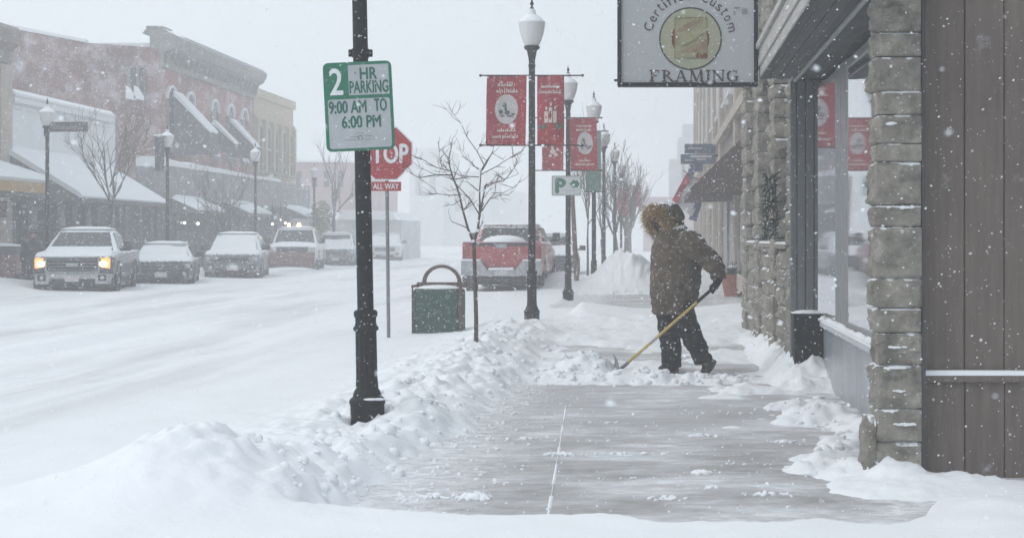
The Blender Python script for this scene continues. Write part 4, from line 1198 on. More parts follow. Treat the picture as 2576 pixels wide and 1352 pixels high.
D = 37.2; X0 = -2.0
b3_ = thing('banner', 'red banner with white oval directly above the P parking sign', 'banner', (X0, D - .08, 0), 0, 'red street banners')
z0, z1 = pz(429, D), pz(297, D)
banner_pair_rods(b3_, 84/sc_(D), z0, z1)
mb = MB(); S_ = cloth(mb, px(1433, D)-X0, px(1501, D)-X0, z0, z1, 0, .05, lean=.03); c3 = mb.build('cloth', M['banner_red'], b3_, smooth=True)
art_scene(c3, S_, 5, .55, .52)
mb = MB(); wiggle(mb, S_, .25, .78, .83, .06, 11); mb.build('lettering', M['banner_cream'], c3)
mb = MB(); wiggle(mb, S_, .24, .8, .75, .06, 12); mb.build('lettering', M['banner_cream'], c3)
mb = MB(); wiggle(mb, S_, .3, .75, .17, .05, 13); mb.build('lettering', M['banner_cream'], c3)
mb = MB(); wiggle(mb, S_, .14, .9, .10, .05, 14); mb.build('lettering', M['banner_cream'], c3)
b4_ = thing('banner', 'red banner half hidden left of the P sign lamp post', 'banner', (X0, D - .07, 0), 0, 'red street banners')
mb = MB(); S_ = cloth(mb, px(1364, D)-X0, px(1418, D)-X0, z0, z1, 0, .04); c4 = mb.build('cloth', M['banner_red'], b4_, smooth=True)
mb = MB()
for (u, w_, a, b) in ((.5, .36, .14, .05), (.38, .28, .08, .03), (.64, .3, .1, .035), (.48, .44, .07, .04), (.72, .4, .06, .03)): oval(mb, S_, u, w_, a, b, 0, 9)
mb.build('drawing', M['banner_cream'], c4)
D = 44.5; X0 = -1.71
b5_ = thing('banner', 'grey-green banner hanging from the lamp past the P sign', 'banner', (X0, D-.08, 0))
mb = MB(); S_ = cloth(mb, px(1474, D)-X0, px(1512, D)-X0, pz(482, D), pz(330, D), 0, .03); c5 = mb.build('cloth', M['banner_green'], b5_, smooth=True)
mb = MB(); mb.tube([(-.25, .02, pz(330, D)), (.4, .02, pz(330, D))], .015); mb.tube([(-.25, .02, pz(482, D)), (.3, .02, pz(482, D))], .015); mb.build('rod', M['black_paint'], b5_)
D = 56.3; X0 = -16.6
b6_ = thing('banner', 'dark grey banner hanging left of a lamp across the road', 'banner', (X0, D-.08, 0))
mb = MB(); cloth(mb, px(391, D)-X0, px(415, D)-X0, pz(430, D), pz(344, D), 0, .03); mb.build('cloth', mat('banner_gray', (.07, .08, .09), .8, .2, 6, dust=.2), b6_, smooth=True)
mb = MB(); mb.tube([(px(388, D)-X0, 0, pz(343, D)), (.05, 0, pz(343, D))], .02); mb.build('rod', M['black_paint'], b6_)
mb = MB(); mb.ell((px(402, D)-X0, 0, pz(341, D)), (.2, .05, .05), 10, 6); mb.build('snow_cap', M['snow'], b6_, smooth=True)

# ================================================================== P sign
D = 37.0
pp = thing('parking_sign', 'white P parking sign with a green arrow on its lamp post', 'parking sign', (px(1424.5, D), D, pz(467, D)), R(2))
W, Hh = 73/sc_(D), 50/sc_(D)
mb = MB(); mb.prism(rrect(-W/2, W/2, -Hh/2, Hh/2, .03), .0, .006, 'y'); mb.build('plate', mat('p_white', (.60, .62, .62), .5, .08, 6, dust=.1), pp)
mb = MB()
o_, i_ = rrect(-W/2, W/2, -Hh/2, Hh/2, .03), rrect(-W/2+.02, W/2-.02, -Hh/2+.02, Hh/2-.02, .025)
n = len(o_); mb.add([(p[0], -.002, p[1]) for p in o_] + [(p[0], -.002, p[1]) for p in i_], [(i, (i+1) % n, n+(i+1) % n, n+i) for i in range(n)])
mb.build('border', mat('border_gray', (.25, .32, .30), .5, .1, 6), pp)
mb = MB(); put_text(mb, 'P', -.125, .0, .20, .30, -.004, bold=.022)
mb.add([(.075, -.0045, .04), (.165, -.0045, .14), (.185, -.0045, .11), (.24, -.0045, .125), (.295, -.0045, .04), (.24, -.0045, -.045), (.185, -.0045, -.03), (.165, -.0045, -.06)], [(0, 7, 6, 5, 4, 3, 2, 1)])
mb.build('lettering', mat('p_green', (.012, .14, .07), .5, .15, 9), pp)
mb = MB(); wiggle(mb, lambda u, w_: (-.08 + .28*u, -.004, -.15 + .3*w_), 0, 1, .1, .12, 4); mb.build('small_print', mat('p_faint', (.42, .47, .46), .5, .1, 9), pp)

# leaning wooden post
D = 44.0
wp = thing('wooden_post', 'brown wooden post leaning behind the P parking sign lamp', 'post', (px(1457, D), 43.4, 0))
ca = Matrix.Rotation(0, 4, 'X')
dxp = px(1440, 43.4) - px(1457, 43.4)
mb = MB(); mb.tube([(0, 0, -.4), (dxp, 0, pz(443, 43.4))], [.068, .055], 10); mb.build('shaft', M['wood_post'], wp, smooth=True)
mb = MB(); mb.ell((dxp, 0, pz(440, 43.4)), (.075, .075, .07), 12, 8); mb.build('snow_cap', M['snow'], wp, smooth=True)

# ================================================================== bare trees
def twig_tree(mb, p, d, ln, r, depth, rg, spread=.7, up=.35, minr=.004, nb=(2, 4)):
    pts = [Vector(p)]; rs = [r]; dd = Vector(d).normalized(); n = 4
    for i in range(n):
        dd = (dd + Vector((rg.gauss(0, .14), rg.gauss(0, .14), rg.gauss(0, .10) + up*.10))).normalized()
        pts.append(pts[-1] + dd*ln/n); rs.append(max(minr*.6, r*(1 - .55*(i+1)/n)))
    mb.tube(pts, rs, 6 if r > .012 else 4)
    if depth <= 0: return
    for k in range(rg.randint(*nb)):
        i = rg.randint(1, n); a = Vector((rg.gauss(0, 1), rg.gauss(0, 1), rg.gauss(0, .6))).normalized()
        nd = (dd + a*spread + Vector((0, 0, up*.5))).normalized()
        twig_tree(mb, pts[i], nd, ln*rg.uniform(.5, .8), max(minr, rs[i]*.72), depth-1, rg, spread, up, minr, nb)

# young tree in the pavement pit: main limbs follow the photograph
D = 18.5; TX, TZ = px(1197, D), .0
yt = thing('young_tree', 'young bare tree with a forked thin trunk in the snowbank', 'tree', (TX, D, TZ))
def Q(x, y, dy=0): return (px(x, D)-TX, dy, pz(y, D)-TZ)
mb = MB(); mb.tube([(0, 0, -.3), Q(1198, 800, .0), Q(1195, 700), Q(1192, 610)], [.028, .024, .022, .021], 9); tk = mb.build('trunk', M['bark'], yt, smooth=True)
mb = MB(); rg = random.Random(5)
limbs = [([(1192, 612), (1178, 575), (1166, 530), (1155, 480), (1143, 450), (1135, 420), (1134, 400)], .019, -.05),
         ([(1192, 612), (1202, 575), (1206, 530), (1205, 480), (1208, 430)], .021, .03),
         ([(1206, 548), (1216, 500), (1225, 468), (1229, 462)], .015, -.06),
         ([(1206, 540), (1180, 500), (1150, 470), (1130, 448), (1110, 430)], .010, .12),
         ([(1212, 530), (1228, 500), (1238, 486)], .011, .1),
         ([(1208, 432), (1225, 405), (1240, 385), (1245, 370)], .010, -.04),
         ([(1208, 430), (1190, 415), (1172, 400), (1160, 390)], .009, .08),
         ([(1208, 440), (1250, 420), (1285, 400), (1308, 388)], .008, -.1),
         ([(1218, 415), (1200, 380), (1175, 345), (1160, 310), (1143, 290)], .008, .0),
         ([(1205, 445), (1160, 442), (1120, 425), (1092, 400)], .008, .1),
         ([(1140, 440), (1100, 440), (1060, 448), (1045, 440), (1033, 420)], .010, -.1),
         ([(1130, 430), (1095, 420), (1060, 400), (1048, 392)], .008, .06),
         ([(1112, 425), (1108, 400), (1106, 382)], .006, -.02),
         ([(1160, 490), (1125, 490), (1090, 485), (1080, 472)], .008, .15),
         ([(1225, 470), (1250, 458), (1275, 452), (1310, 440)], .008, -.1),
         ([(1230, 462), (1265, 455), (1290, 420), (1296, 402)], .007, .1),
         ([(1238, 486), (1262, 484), (1285, 470)], .007, .1), ([(1235, 500), (1260, 490), (1285, 492)], .005, -.1),
         ([(1165, 530), (1150, 510), (1140, 515)], .005, .0)]
for pts, r0, dy in limbs:
    n = len(pts)
    P3 = [Q(x, y, dy*i/max(1, n-1)*3) for i, (x, y) in enumerate(pts)]
    mb.tube(P3, [.78*r0*(1 - .65*i/(n-1)) for i in range(n)], 7 if r0 > .01 else 5)
    for i in range(1, n):
        for q in range(1 if i % 2 else 2):
            d = Vector(P3[i]) - Vector(P3[i-1]); d.normalize()
            a = Vector((rg.gauss(0, 1), rg.gauss(0, 1), rg.gauss(.2, .6)))
            twig_tree(mb, P3[i], d*.6 + a*.7, rg.uniform(.10, .24), max(.0035, r0*.35), 1, rg, .8, .4, .0025, (1, 3))
mb.build('branches', M['bark'], yt, smooth=True)
mb = MB()
for (x, y) in ((1191, 606), (1180, 585), (1203, 580), (1145, 455), (1208, 428), (1172, 560)): 
    mb = MB(); mb.ell(Q(x, y, -.02), (.02, .018, .018), 8, 6); mb.build('fork_snow', M['snow'], yt, smooth=True)

def bare_tree(x, y, h, seed, label, th=.30, spread=.55, r=.06, depth=4, up=.5, nb=(3, 4), m='bark_far', first=5):
    t = thing('bare_tree', label, 'tree', (x, y, 0), 0, 'bare street trees')
    rg = random.Random(seed)
    mb = MB(); mb.tube([(0, 0, -.3), (.01, 0, h*th*.5), (rg.gauss(0, .03), 0, h*th)], [r*1.15, r, r*.85], 8); mb.build('trunk', M[m], t, smooth=True)
    mb = MB()
    mb.tube([(0, 0, h*th), (rg.gauss(0, .08), rg.gauss(0, .05), h*.62), (rg.gauss(0, .1), 0, h*.95)], [r*.8, r*.45, .008], 6)
    for k in range(first):
        a = 2*math.pi*(k + rg.random()*.6)/first
        zz = h*th*(1 + .75*rg.random())
        twig_tree(mb, (0, 0, zz), (math.cos(a)*spread, math.sin(a)*spread, .9), h*.36, r*.5, depth-1, rg, spread, up, .007, nb)
    mb.build('branches', M[m], t)
    return t
bare_tree(-16.9, 51.5, 4.5, 1, 'large bare tree in front of the snow covered awning', .38, .60, .06, 4)
bare_tree(-16.4, 63, 4.0, 2, 'faint bare tree before the grey shop fascia', .3, .6, .05, 4)
bare_tree(-16.7, 86, 5.2, 3, 'bare tree standing past the cream building', .45, .40, .09, 3)
bare_tree(-2.15, 51, 3.9, 4, 'slim bare tree just right of the leaning wooden post', .35, .5, .035, 4)
bare_tree(-2.0, 60, 3.8, 5, 'slim bare tree between two hazy lamp posts', .35, .5, .04, 4)
bare_tree(-1.75, 70, 3.7, 6, 'brownish bare tree among the far lamp posts', .3, .42, .09, 4, nb=(3, 5))
bare_tree(-1.6, 84, 4.4, 7, 'largest hazy bare tree at the end of the lamp row', .28, .38, .12, 4, nb=(4, 5))
bare_tree(-1.7, 100, 4.8, 8, 'ghostly bare tree farthest along the lamp row', .3, .38, .12, 4, nb=(3, 4))
# ================================================================== far side of the road
FXL = -20.9
def facade_window(parent, y, z, w, h, wall=FXL, arch=True, frame='cornice', snow=True, pane='far_glass', hood=True):
    """tall window on a wall that faces the road (+X)"""
    mb = MB(); d = .10
    mb.box(wall, wall+d, y, y+.10, z, z+h); mb.box(wall, wall+d, y+w-.10, y+w, z, z+h); mb.box(wall, wall+d, y+.10, y+w-.10, z+h*.48, z+h*.52)
    if not arch: mb.box(wall, wall+d, y+.10, y+w-.10, z+h-.1, z+h)
    fr = mb.build('window', M[frame], parent)
    mb = MB(); prof = [(y+.10, z), (y+w-.10, z), (y+w-.10, z+h)]
    if arch: prof += [(y + w/2 + (w/2-.1)*math.cos(a), z+h + .38*w*math.sin(a)) for a in [math.pi*i/8 for i in range(1, 8)]]
    prof += [(y+.10, z+h)]
    mb.prism(prof, wall+.02, wall+.04, 'x'); mb.build('pane', M[pane], fr)
    if hood and arch:
        mb = MB(); rings = []
        for i in range(13):
            a = math.pi*i/12
            c = [(y + w/2 + (w/2+q)*math.cos(a), z+h + (.42*w+q)*math.sin(a)) for q in (.02, .14)]
            rings.append([(wall, c[0][0], c[0][1]), (wall+.12, c[0][0], c[0][1]), (wall+.12, c[1][0], c[1][1]), (wall, c[1][0], c[1][1])])
        mb.loft(rings); mb.build('arch_hood', M['white_wall'], fr)
    mb = MB(); mb.box(wall, wall+.20, y-.1, y+w+.1, z-.15, z-.001); sl = mb.build('window_sill', M['cornice'], fr)
    if snow:
        mb = MB(); mb.prism([(wall, z), (wall+.19, z), (wall+.13, z+.13), (wall, z+.24)], y+.02, y+w-.02, 'y'); mb.build('sill_snow', M['snow'], sl)

def snow_slab(name, parent, poly, a0, a1, axis='y', seed=0):
    mb = MB(); mb.prism(poly, a0, a1, axis); return mb.build(name, M['snow'], parent)

# ---- beige corner building at the left edge
lb = thing('beige_corner_building', 'beige building with a dark stepped cornice at the left edge', 'building')
mb = MB(); mb.box(-45, FXL, 28, 53.4, -.3, 7.9); mb.build('wall', M['beige_wall'], lb)
mb = MB(); mb.prism([(FXL-.01, 6.9), (FXL+.18, 6.95), (FXL+.2, 7.35), (FXL+.45, 7.55), (FXL+.5, 7.95), (FXL+.4, 8.1), (FXL-.3, 8.1)], 27.9, 53.5, 'y'); mb.build('cornice', M['beige_dark'], lb)
mb = MB(); mb.box(FXL, FXL+.25, 52.5, 53.42, -.2, 6.88); mb.build('corner_pilaster', M['beige_wall'], lb)
mb = MB(); mb.box(FXL, FXL+.2, 28, 52.5, 4.3, 4.75); mb.build('string_course', M['beige_dark'], lb)
for y in (36, 40, 44, 47.2, 50.2): facade_window(lb, y, 5.1, 1.0, 1.3, arch=False, frame='beige_dark', snow=True)
mb = MB(); mb.box(FXL+.005, FXL+.10, 30, 52.3, -.2, 2.7); mb.build('shop_window', M['shop_dark'], lb)
for y in (46, 47.4, 48.6, 49.9, 51.2, 52.3):
    mb = MB(); mb.box(FXL+.1, FXL+.22, y, y+.14, -.2, 2.7); mb.build('shop_post', M['beige_dark'], lb)
mb = MB(); mb.box(FXL+.101, FXL+.16, 49.0, 49.8, .2, 2.1); mb.build('red_poster', M['planter_red'], lb)
mb = MB(); mb.box(FXL+.101, FXL+.15, 50.3, 51.0, .9, 1.9); mb.build('pale_poster', M['white_wall'], lb)
snow_slab('roof_snow', lb, [(-45, 7.92), (FXL-.31, 7.92), (FXL-.31, 8.15), (-45, 8.15)], 28, 53.4)

ya = thing('shop_awning', 'snow topped shop awning with a faded yellow sign board', 'awning', (-20, 45, 2.7))
def lo(mb, loc, *a, **k): mb.xform(Matrix.Translation([-v for v in loc])); return mb.build(*a, **k)
L0 = (-20, 45, 2.7)
mb = MB(); mb.prism([(FXL+.52, 3.6), (FXL+.52, 2.62), (-18.45, 2.60), (-18.45, 3.0)], 36, 50.4, 'y'); lo(mb, L0, 'canopy', M['shop_mid'], ya)
mb = MB(); mb.box(-18.44, -18.38, 38, 50.2, 2.72, 3.0); mb.box(-19.9, -18.5, 50.41, 50.46, 2.72, 2.98); lo(mb, L0, 'sign_board', M['yellow_sign'], ya)
mb = MB(); mb.prism([(FXL+.54, 3.61), (-18.45, 3.01), (-18.36, 3.12), (-18.5, 3.28), (FXL+.54, 3.9)], 35.9, 50.45, 'y'); lo(mb, L0, 'snow_cap', M['snow'], ya)
mb = MB(); mb.box(-20.6, -19.6, 50.2, 50.3, 2.0, 2.5); lo(mb, L0, 'red_valance', M['planter_red'], ya)

# ---- white single-storey shop
wbld = thing('white_shop', 'low white shop front with a plain upper wall behind the snowy awning', 'shop')
def round_top(y0, y1, z0, z1, r=.35):
    return [(y0, z0), (y1, z0), (y1, z1-r)] + [(y1-r+r*math.cos(a), z1-r+r*math.sin(a)) for a in [math.pi/2*i/6 for i in range(1, 7)]] + [(y0, z1)]
mb = MB(); mb.prism(round_top(54.0, 64.3, 3.3, 6.1), -36, FXL, 'x'); mb.build('upper_wall', M['white_wall'], wbld)
mb = MB(); mb.box(-36, FXL-.2, 54, 64.25, -.3, 3.28); mb.build('shop_interior', M['shop_dark'], wbld)
for k, y in enumerate((54.0, 55.3, 56.9, 58.0, 59.5, 60.9, 62.2, 63.9)):
    mb = MB(); mb.box(FXL-.2, FXL+.02, y, y+(.55 if k in (2, 4) else .3), -.2, 3.28); mb.build('shop_post', M['shop_mid'], wbld)
for y in (55.7, 58.4, 61.3): 
    mb = MB(); mb.box(FXL-.19, FXL-.1, y, y+.8, .3, 2.6); mb.build('shop_window', M['far_glass'], wbld)
mb = MB(); mb.box(FXL, FXL+.12, 53.95, 63.9, 5.78, 5.98); mb.box(FXL, FXL+.06, 53.95, 63.9, 5.6, 5.66); mb.build('coping', M['white_wall'], wbld)
snow_slab('roof_snow', wbld, [(FXL-.3, 6.105), (FXL+.15, 5.985), (FXL+.15, 6.08), (FXL-.02, 6.22), (FXL-.3, 6.25)], 53.9, 63.85)
sa = thing('lean_to_awning', 'long sloping awning thick with snow on the white shop', 'awning', (-19.6, 58, 2.6))
L1 = (-19.6, 58, 2.6)
mb = MB(); mb.prism([(FXL+.01, 4.15), (FXL+.01, 2.58), (-18.4, 2.56), (-18.4, 2.66)], 53.2, 62.3, 'y'); lo(mb, L1, 'awning_frame', M['shop_mid'], sa)
mb = MB(); n = 30; rings = []
for i in range(n+1):
    y = 53.15 + 9.25*i/n; q = .05*float(vn(np.array(y*1.3), np.array(2.)))
    rings.append([(FXL+.02, y, 4.16), (-18.38, y, 2.665), (-18.3, y, 2.72+q*.5), (-18.42, y, 2.86+q), (FXL+.02, y, 4.36+q)])
mb.loft(rings); lo(mb, L1, 'snow_cover', M['snow'], sa, smooth=True, sharp=50)

# ---- red brick block
br = thing('brick_building', 'two-storey red brick building with arched windows and a heavy grey cornice', 'building')
mb = MB()
mb.prism([(-46, -.3), (FXL-.02, -.3), (FXL-.02, 9.35), (-24.0, 9.55), (-27.2, 10.15), (-33, 10.0), (-39.0, 9.7), (-39.0, 9.1), (-46, 9.0)], 70, 70.4, 'y')
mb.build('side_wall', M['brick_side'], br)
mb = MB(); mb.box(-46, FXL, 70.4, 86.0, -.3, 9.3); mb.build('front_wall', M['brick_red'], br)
mb = MB(); mb.box(-46, -21.4, 70.41, 85.9, 9.31, 9.6)
mb.prism([(-39.2, 9.72), (-33, 10.02), (-27.2, 10.17), (-24.0, 9.57), (-24.0, 9.7), (-27.2, 10.32), (-33, 10.15), (-39.2, 9.8)], 69.95, 70.4, 'y'); mb.build('roof_snow', M['snow'], br)
# cornice: stepped band with brackets along the front, little end parapet
mb = MB(); mb.prism([(FXL+.002, 8.55), (FXL+.12, 8.55), (FXL+.16, 9.15), (FXL+.55, 9.35), (FXL+.72, 9.7), (FXL+.72, 9.85), (FXL+.55, 9.95), (FXL-.4, 9.95), (FXL-.4, 9.31), (FXL+.002, 9.31)], 69.98, 86.2, 'y'); co = mb.build('cornice', M['cornice'], br)
mb = MB()
for k in range(22):
    y = 70.3 + k*.735; mb = MB(); mb.prism([(FXL+.17, 8.75), (FXL+.30, 8.8), (FXL+.40, 9.24), (FXL+.17, 9.14)], y, y+.12, 'y'); mb.build('bracket', M['cornice'], co)
mb = MB(); mb.prism([(FXL-.75, 9.96), (FXL+.45, 9.96), (FXL+.1, 10.2), (FXL-.55, 10.2)], 70.1, 71.4, 'y'); mb.box(FXL-.58, FXL+.12, 70.05, 71.45, 10.201, 10.27); mb.build('parapet_block', M['cornice'], co)
mb = MB(); mb.prism([(-21.3, 9.96), (FXL+.66, 9.955), (FXL+.6, 10.02), (-21.2, 10.1)], 71.6, 86.1, 'y'); mb.build('cornice_snow', M['snow'], co)
# windows on the front
for k, y in enumerate((71.0, 73.9, 78.0, 80.9, 83.6)): facade_window(br, y, 5.2, 1.15, 2.1)
# two windows on the side wall (they face the camera)
for xx in (330, 351):
    c = px(xx, 69.9); zb_, zt_ = pz(248, 69.9), pz(164, 69.9)
    mb = MB(); mb.box(c-.20, c+.20, 69.93, 69.99, zb_, zt_); wf = mb.build('window', M['cornice'], br)
    mb = MB(); mb.box(c-.02, c+.16, 69.9, 69.925, zb_+.1, zt_-.1); mb.build('pane', M['far_glass'], wf)
    mb = MB(); mb.prism([(c-.2, zb_), (c+.22, zb_-.1), (c+.22, zb_+.06), (c-.02, zb_+.45), (c-.2, zb_+.55)], 69.78, 69.92, 'y'); mb.build('sill_snow', M['snow'], wf)
# upper dark awnings
for (y0, y1, zt_, zb_, xo, ze, lab) in ((71.3, 72.7, 7.45, 5.0, -19.15, 5.9, 'largest dark slanting awning on the brick front with snow along its edge'), (77.6, 78.4, 6.65, 5.4, -19.7, 5.75, 'small dark awning between the two bigger brick front awnings'), (80.8, 82.0, 6.95, 5.3, -19.55, 5.8, 'dark awning on the brick front nearest the cream building')):
    t = thing('window_awning', lab, 'awning', (FXL, y0, zb_), 0, 'awnings on the brick front')
    Lw = (FXL, y0, zb_)
    mb = MB(); mb.prism([(FXL+.21, zt_), (FXL+.21, zb_), (xo, zb_), (xo, ze)], y0, y1, 'y'); lo(mb, Lw, 'canvas', M['awning_dark'], t)
    mb = MB(); mb.prism([(FXL+.21, zt_+.01), (xo, ze+.01), (xo, ze+.12), (FXL+.21, zt_+.22)], y0-.02, y1, 'y'); lo(mb, Lw, 'snow_edge', M['snow'], t)
# street-level fascia canopy running past the brick and cream fronts
fc = thing('shop_canopy', 'long flat grey shop fascia topped with drifted snow', 'canopy', (-20, 78, 3)); L2 = (-20, 78, 3)
mb = MB(); mb.box(FXL+.01, -19.5, 66.8, 93.5, 2.95, 4.25); lo(mb, L2, 'fascia', M['canopy_gray'], fc)
mb = MB(); n = 50; rings = []
for i in range(n+1):
    y = 66.8 + 19.5*i/n; q = .32*(1 - .55*i/n) + .10*float(fbm(np.array(y*.9), np.array(1.), 3))
    rings.append([(FXL+.01, y, 4.26), (-19.48, y, 4.26), (-19.46, y, 4.26+q*.7), (-19.7, y, 4.26+q), (FXL+.01, y, 4.3+q)])
mb.loft(rings); lo(mb, L2, 'snow_cover', M['snow'], fc, smooth=True, sharp=50)
for (y0, y1) in ((66.9, 71.2), (75.5, 80.0), (87.5, 92)):
    mb = MB(); mb.prism([(-19.49, 2.94), (-19.49, 2.4), (-18.5, 2.38), (-18.5, 2.5)], y0, y1, 'y'); aw = lo(mb, L2, 'low_awning', M['shop_mid'], fc)
    mb = MB(); mb.loft([[(-19.48, y0, 2.96), (-18.48, y0, 2.51), (-18.45, y0, 2.56), (-19.48, y0, 3.0)], [(-19.48, y0+.6, 2.96), (-18.48, y0+.6, 2.51), (-18.45, y0+.6, 2.68), (-19.48, y0+.6, 3.14)],
                        [(-19.48, y1-.6, 2.96), (-18.48, y1-.6, 2.51), (-18.45, y1-.6, 2.66), (-19.48, y1-.6, 3.12)], [(-19.48, y1, 2.96), (-18.48, y1, 2.51), (-18.45, y1, 2.55), (-19.48, y1, 3.0)]]); lo(mb, L2, 'awning_snow', M['snow'], aw)
mb = MB(); mb.box(-21.5, FXL+.08, 64.6, 95.2, -.2, 2.94); lo(mb, L2, 'shop_front', M['shop_dark'], fc)
mb = MB()
rg = random.Random(9)
y = 65
while y < 94.5: wv = rg.choice((.15, .25, .5)); mb = MB(); mb.box(FXL+.081, FXL+.18, y, y+wv, -.1, 2.93); y += rg.uniform(1.0, 2.4); lo(mb, L2, 'shop_post', M['shop_mid'], fc)
# little lit lamps under the canopies
for (x, y_, lab) in ((464, 560, 'left of the two small lit lamps beside the parked sedan'), (498, 562, 'right of the two small lit lamps beside the parked sedan'), (685, 563, 'pale little lamp glowing above the white hatchback roof'), (718, 561, 'warm little lamp glowing left of the plow truck'), (706, 553, 'faintest little lamp glowing high behind the hatchback')):
    Dl = 66 if x < 600 else 76
    t = thing('wall_lamp', lab, 'lamp', (px(x, Dl), Dl, pz(y_, Dl)), 0, 'lit lamps under the shop canopies')
    mb = MB(); mb.ell((0, 0, 0), (.055 if x != 706 else .03,)*3, 12, 8); mb.build('bulb', M['bulb_on'], t, smooth=True)
    mb = MB(); mb.lathe([(.02, .05), (.06, .06), (.03, .12), (.012, .2)], 10); mb.tube([(0, 0, .2), (0, 0, 2.75-pz(y_, Dl)+.3)], .012, 5); mb.build('stem', M['trim_black'], t)

# ---- cream building
cb_ = thing('cream_building', 'pale cream stone building with tall narrow windows', 'building')
mb = MB(); mb.box(-40, FXL+.02, 86.25, 95.6, -.3, 9.1); mb.build('wall', M['cream_stone'], cb_)
mb = MB(); mb.box(FXL+.02, FXL+.15, 86.3, 95.7, 8.7, 9.15); mb.box(FXL+.02, FXL+.12, 86.3, 95.6, 7.6, 7.75); mb.box(FXL+.02, FXL+.12, 86.3, 95.6, 4.6, 4.8); mb.build('cornice', M['cream_stone'], cb_)
for y in (87.0, 88.8, 90.5, 92.5, 94.2): facade_window(cb_, y, 4.9, .95, 2.4, FXL+.02, arch=False, frame='cream_stone', snow=False, hood=False)
mb = MB()
for y in (86.4, 88.2, 90.0, 91.8, 93.7, 95.2):
    mb = MB(); mb.box(FXL+.02, FXL+.22, y, y+.35, 4.8, 7.6); mb.build('pilaster', M['cream_stone'], cb_)

# ---- low things past the cream building
lg = thing('low_shed', 'low grey building with a snow covered roof past the cream building', 'building')
Dd = 100
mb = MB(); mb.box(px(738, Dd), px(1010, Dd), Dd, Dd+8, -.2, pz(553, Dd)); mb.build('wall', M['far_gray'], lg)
mb = MB()
for (a, b, zt_) in ((740, 800, 524), (850, 1000, 527)): mb.prism([(px(a, Dd), pz(552.5, Dd)), (px(b, Dd), pz(552.5, Dd)), (px(b-12, Dd), pz(zt_+6, Dd)), (px((a+b)/2+5, Dd), pz(zt_, Dd)), (px(a+14, Dd), pz(zt_+2, Dd))], Dd-.3, Dd+8, 'y')
mb.build('roof_snow', M['snow'], lg)
fr_ = thing('far_brick_building', 'faint red brick building fading into the snow haze on the left', 'building')
Dd = 122
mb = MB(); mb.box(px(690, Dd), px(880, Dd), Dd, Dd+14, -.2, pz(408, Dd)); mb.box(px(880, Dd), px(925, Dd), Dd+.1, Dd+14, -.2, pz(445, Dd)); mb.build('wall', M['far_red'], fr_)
mb = MB(); mb.box(px(690, Dd), px(880, Dd), Dd-.25, Dd+14, pz(408, Dd)+.002, pz(402, Dd)); mb.build('roof_snow', M['snow'], fr_)
for a in (745, 785, 815, 850):
    mb = MB(); mb.box(px(a, Dd), px(a+13, Dd), Dd-.05, Dd-.005, pz(470, Dd), pz(430, Dd)); mb.build('window', M['far_glass'], fr_)
fg = thing('far_gray_building', 'ghostly grey building dissolving in haze behind the young tree', 'building')
Dd = 250
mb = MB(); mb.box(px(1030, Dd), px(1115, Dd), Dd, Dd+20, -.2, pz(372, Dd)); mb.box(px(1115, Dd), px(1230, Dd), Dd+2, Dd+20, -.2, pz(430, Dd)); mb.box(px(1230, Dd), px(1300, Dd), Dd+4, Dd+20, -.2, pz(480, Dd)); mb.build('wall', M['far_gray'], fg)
for a, b_ in ((1045, 440), (1080, 440), (1140, 480), (1175, 480)):
    mb = MB(); mb.box(px(a, Dd), px(a+16, Dd), Dd-.1+ (2 if a > 1115 else 0), Dd-.02+(2 if a > 1115 else 0), pz(b_+50, Dd), pz(b_, Dd)); mb.build('window', M['far_glass'], fg)
fe = thing('far_end_building', 'faint pinkish flat building closing the far end of the pavement', 'building')
Dd = 160
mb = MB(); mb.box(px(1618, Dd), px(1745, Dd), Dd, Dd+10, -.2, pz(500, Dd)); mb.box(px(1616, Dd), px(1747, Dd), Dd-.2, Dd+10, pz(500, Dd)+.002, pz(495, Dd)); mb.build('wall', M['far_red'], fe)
mb = MB(); mb.box(px(1640, Dd), px(1725, Dd), Dd-.06, Dd-.01, 0, 2.4); mb.build('shop_window', M['far_glass'], fe)
ft = thing('far_tower_building', 'faint tall stepped building behind the blue projecting sign', 'building')
Dd = 170
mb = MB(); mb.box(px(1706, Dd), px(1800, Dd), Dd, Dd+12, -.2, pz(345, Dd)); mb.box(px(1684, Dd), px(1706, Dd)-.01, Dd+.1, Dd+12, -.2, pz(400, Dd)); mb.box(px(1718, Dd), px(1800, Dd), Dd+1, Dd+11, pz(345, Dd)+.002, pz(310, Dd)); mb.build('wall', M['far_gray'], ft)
for a in (1715, 1732):
    mb = MB(); mb.box(px(a, Dd), px(a+8, Dd), Dd-.06, Dd-.01, pz(450, Dd), pz(400, Dd)); mb.build('window', M['far_glass'], ft)
for (x, y0, y1, Dd, lab) in ((1602, 468, 520, 92, 'small faded red banner at the end of the lamp row'), (1568, 478, 540, 79, 'small reddish banner among the far bare trees')):
    t = thing('banner', lab, 'banner', (px(x, Dd), Dd-.1, pz(y1, Dd)))
    mb = MB(); cloth(mb, -.25, .25, 0, (y1-y0)/sc_(Dd), 0, .04); mb.build('cloth', M['banner_red'], t, smooth=True)
    mb = MB(); mb.tube([(-.45, .02, (y1-y0)/sc_(Dd)+.02), (.3, .02, (y1-y0)/sc_(Dd)+.02)], .02); mb.build('rod', M['black_paint'], t)

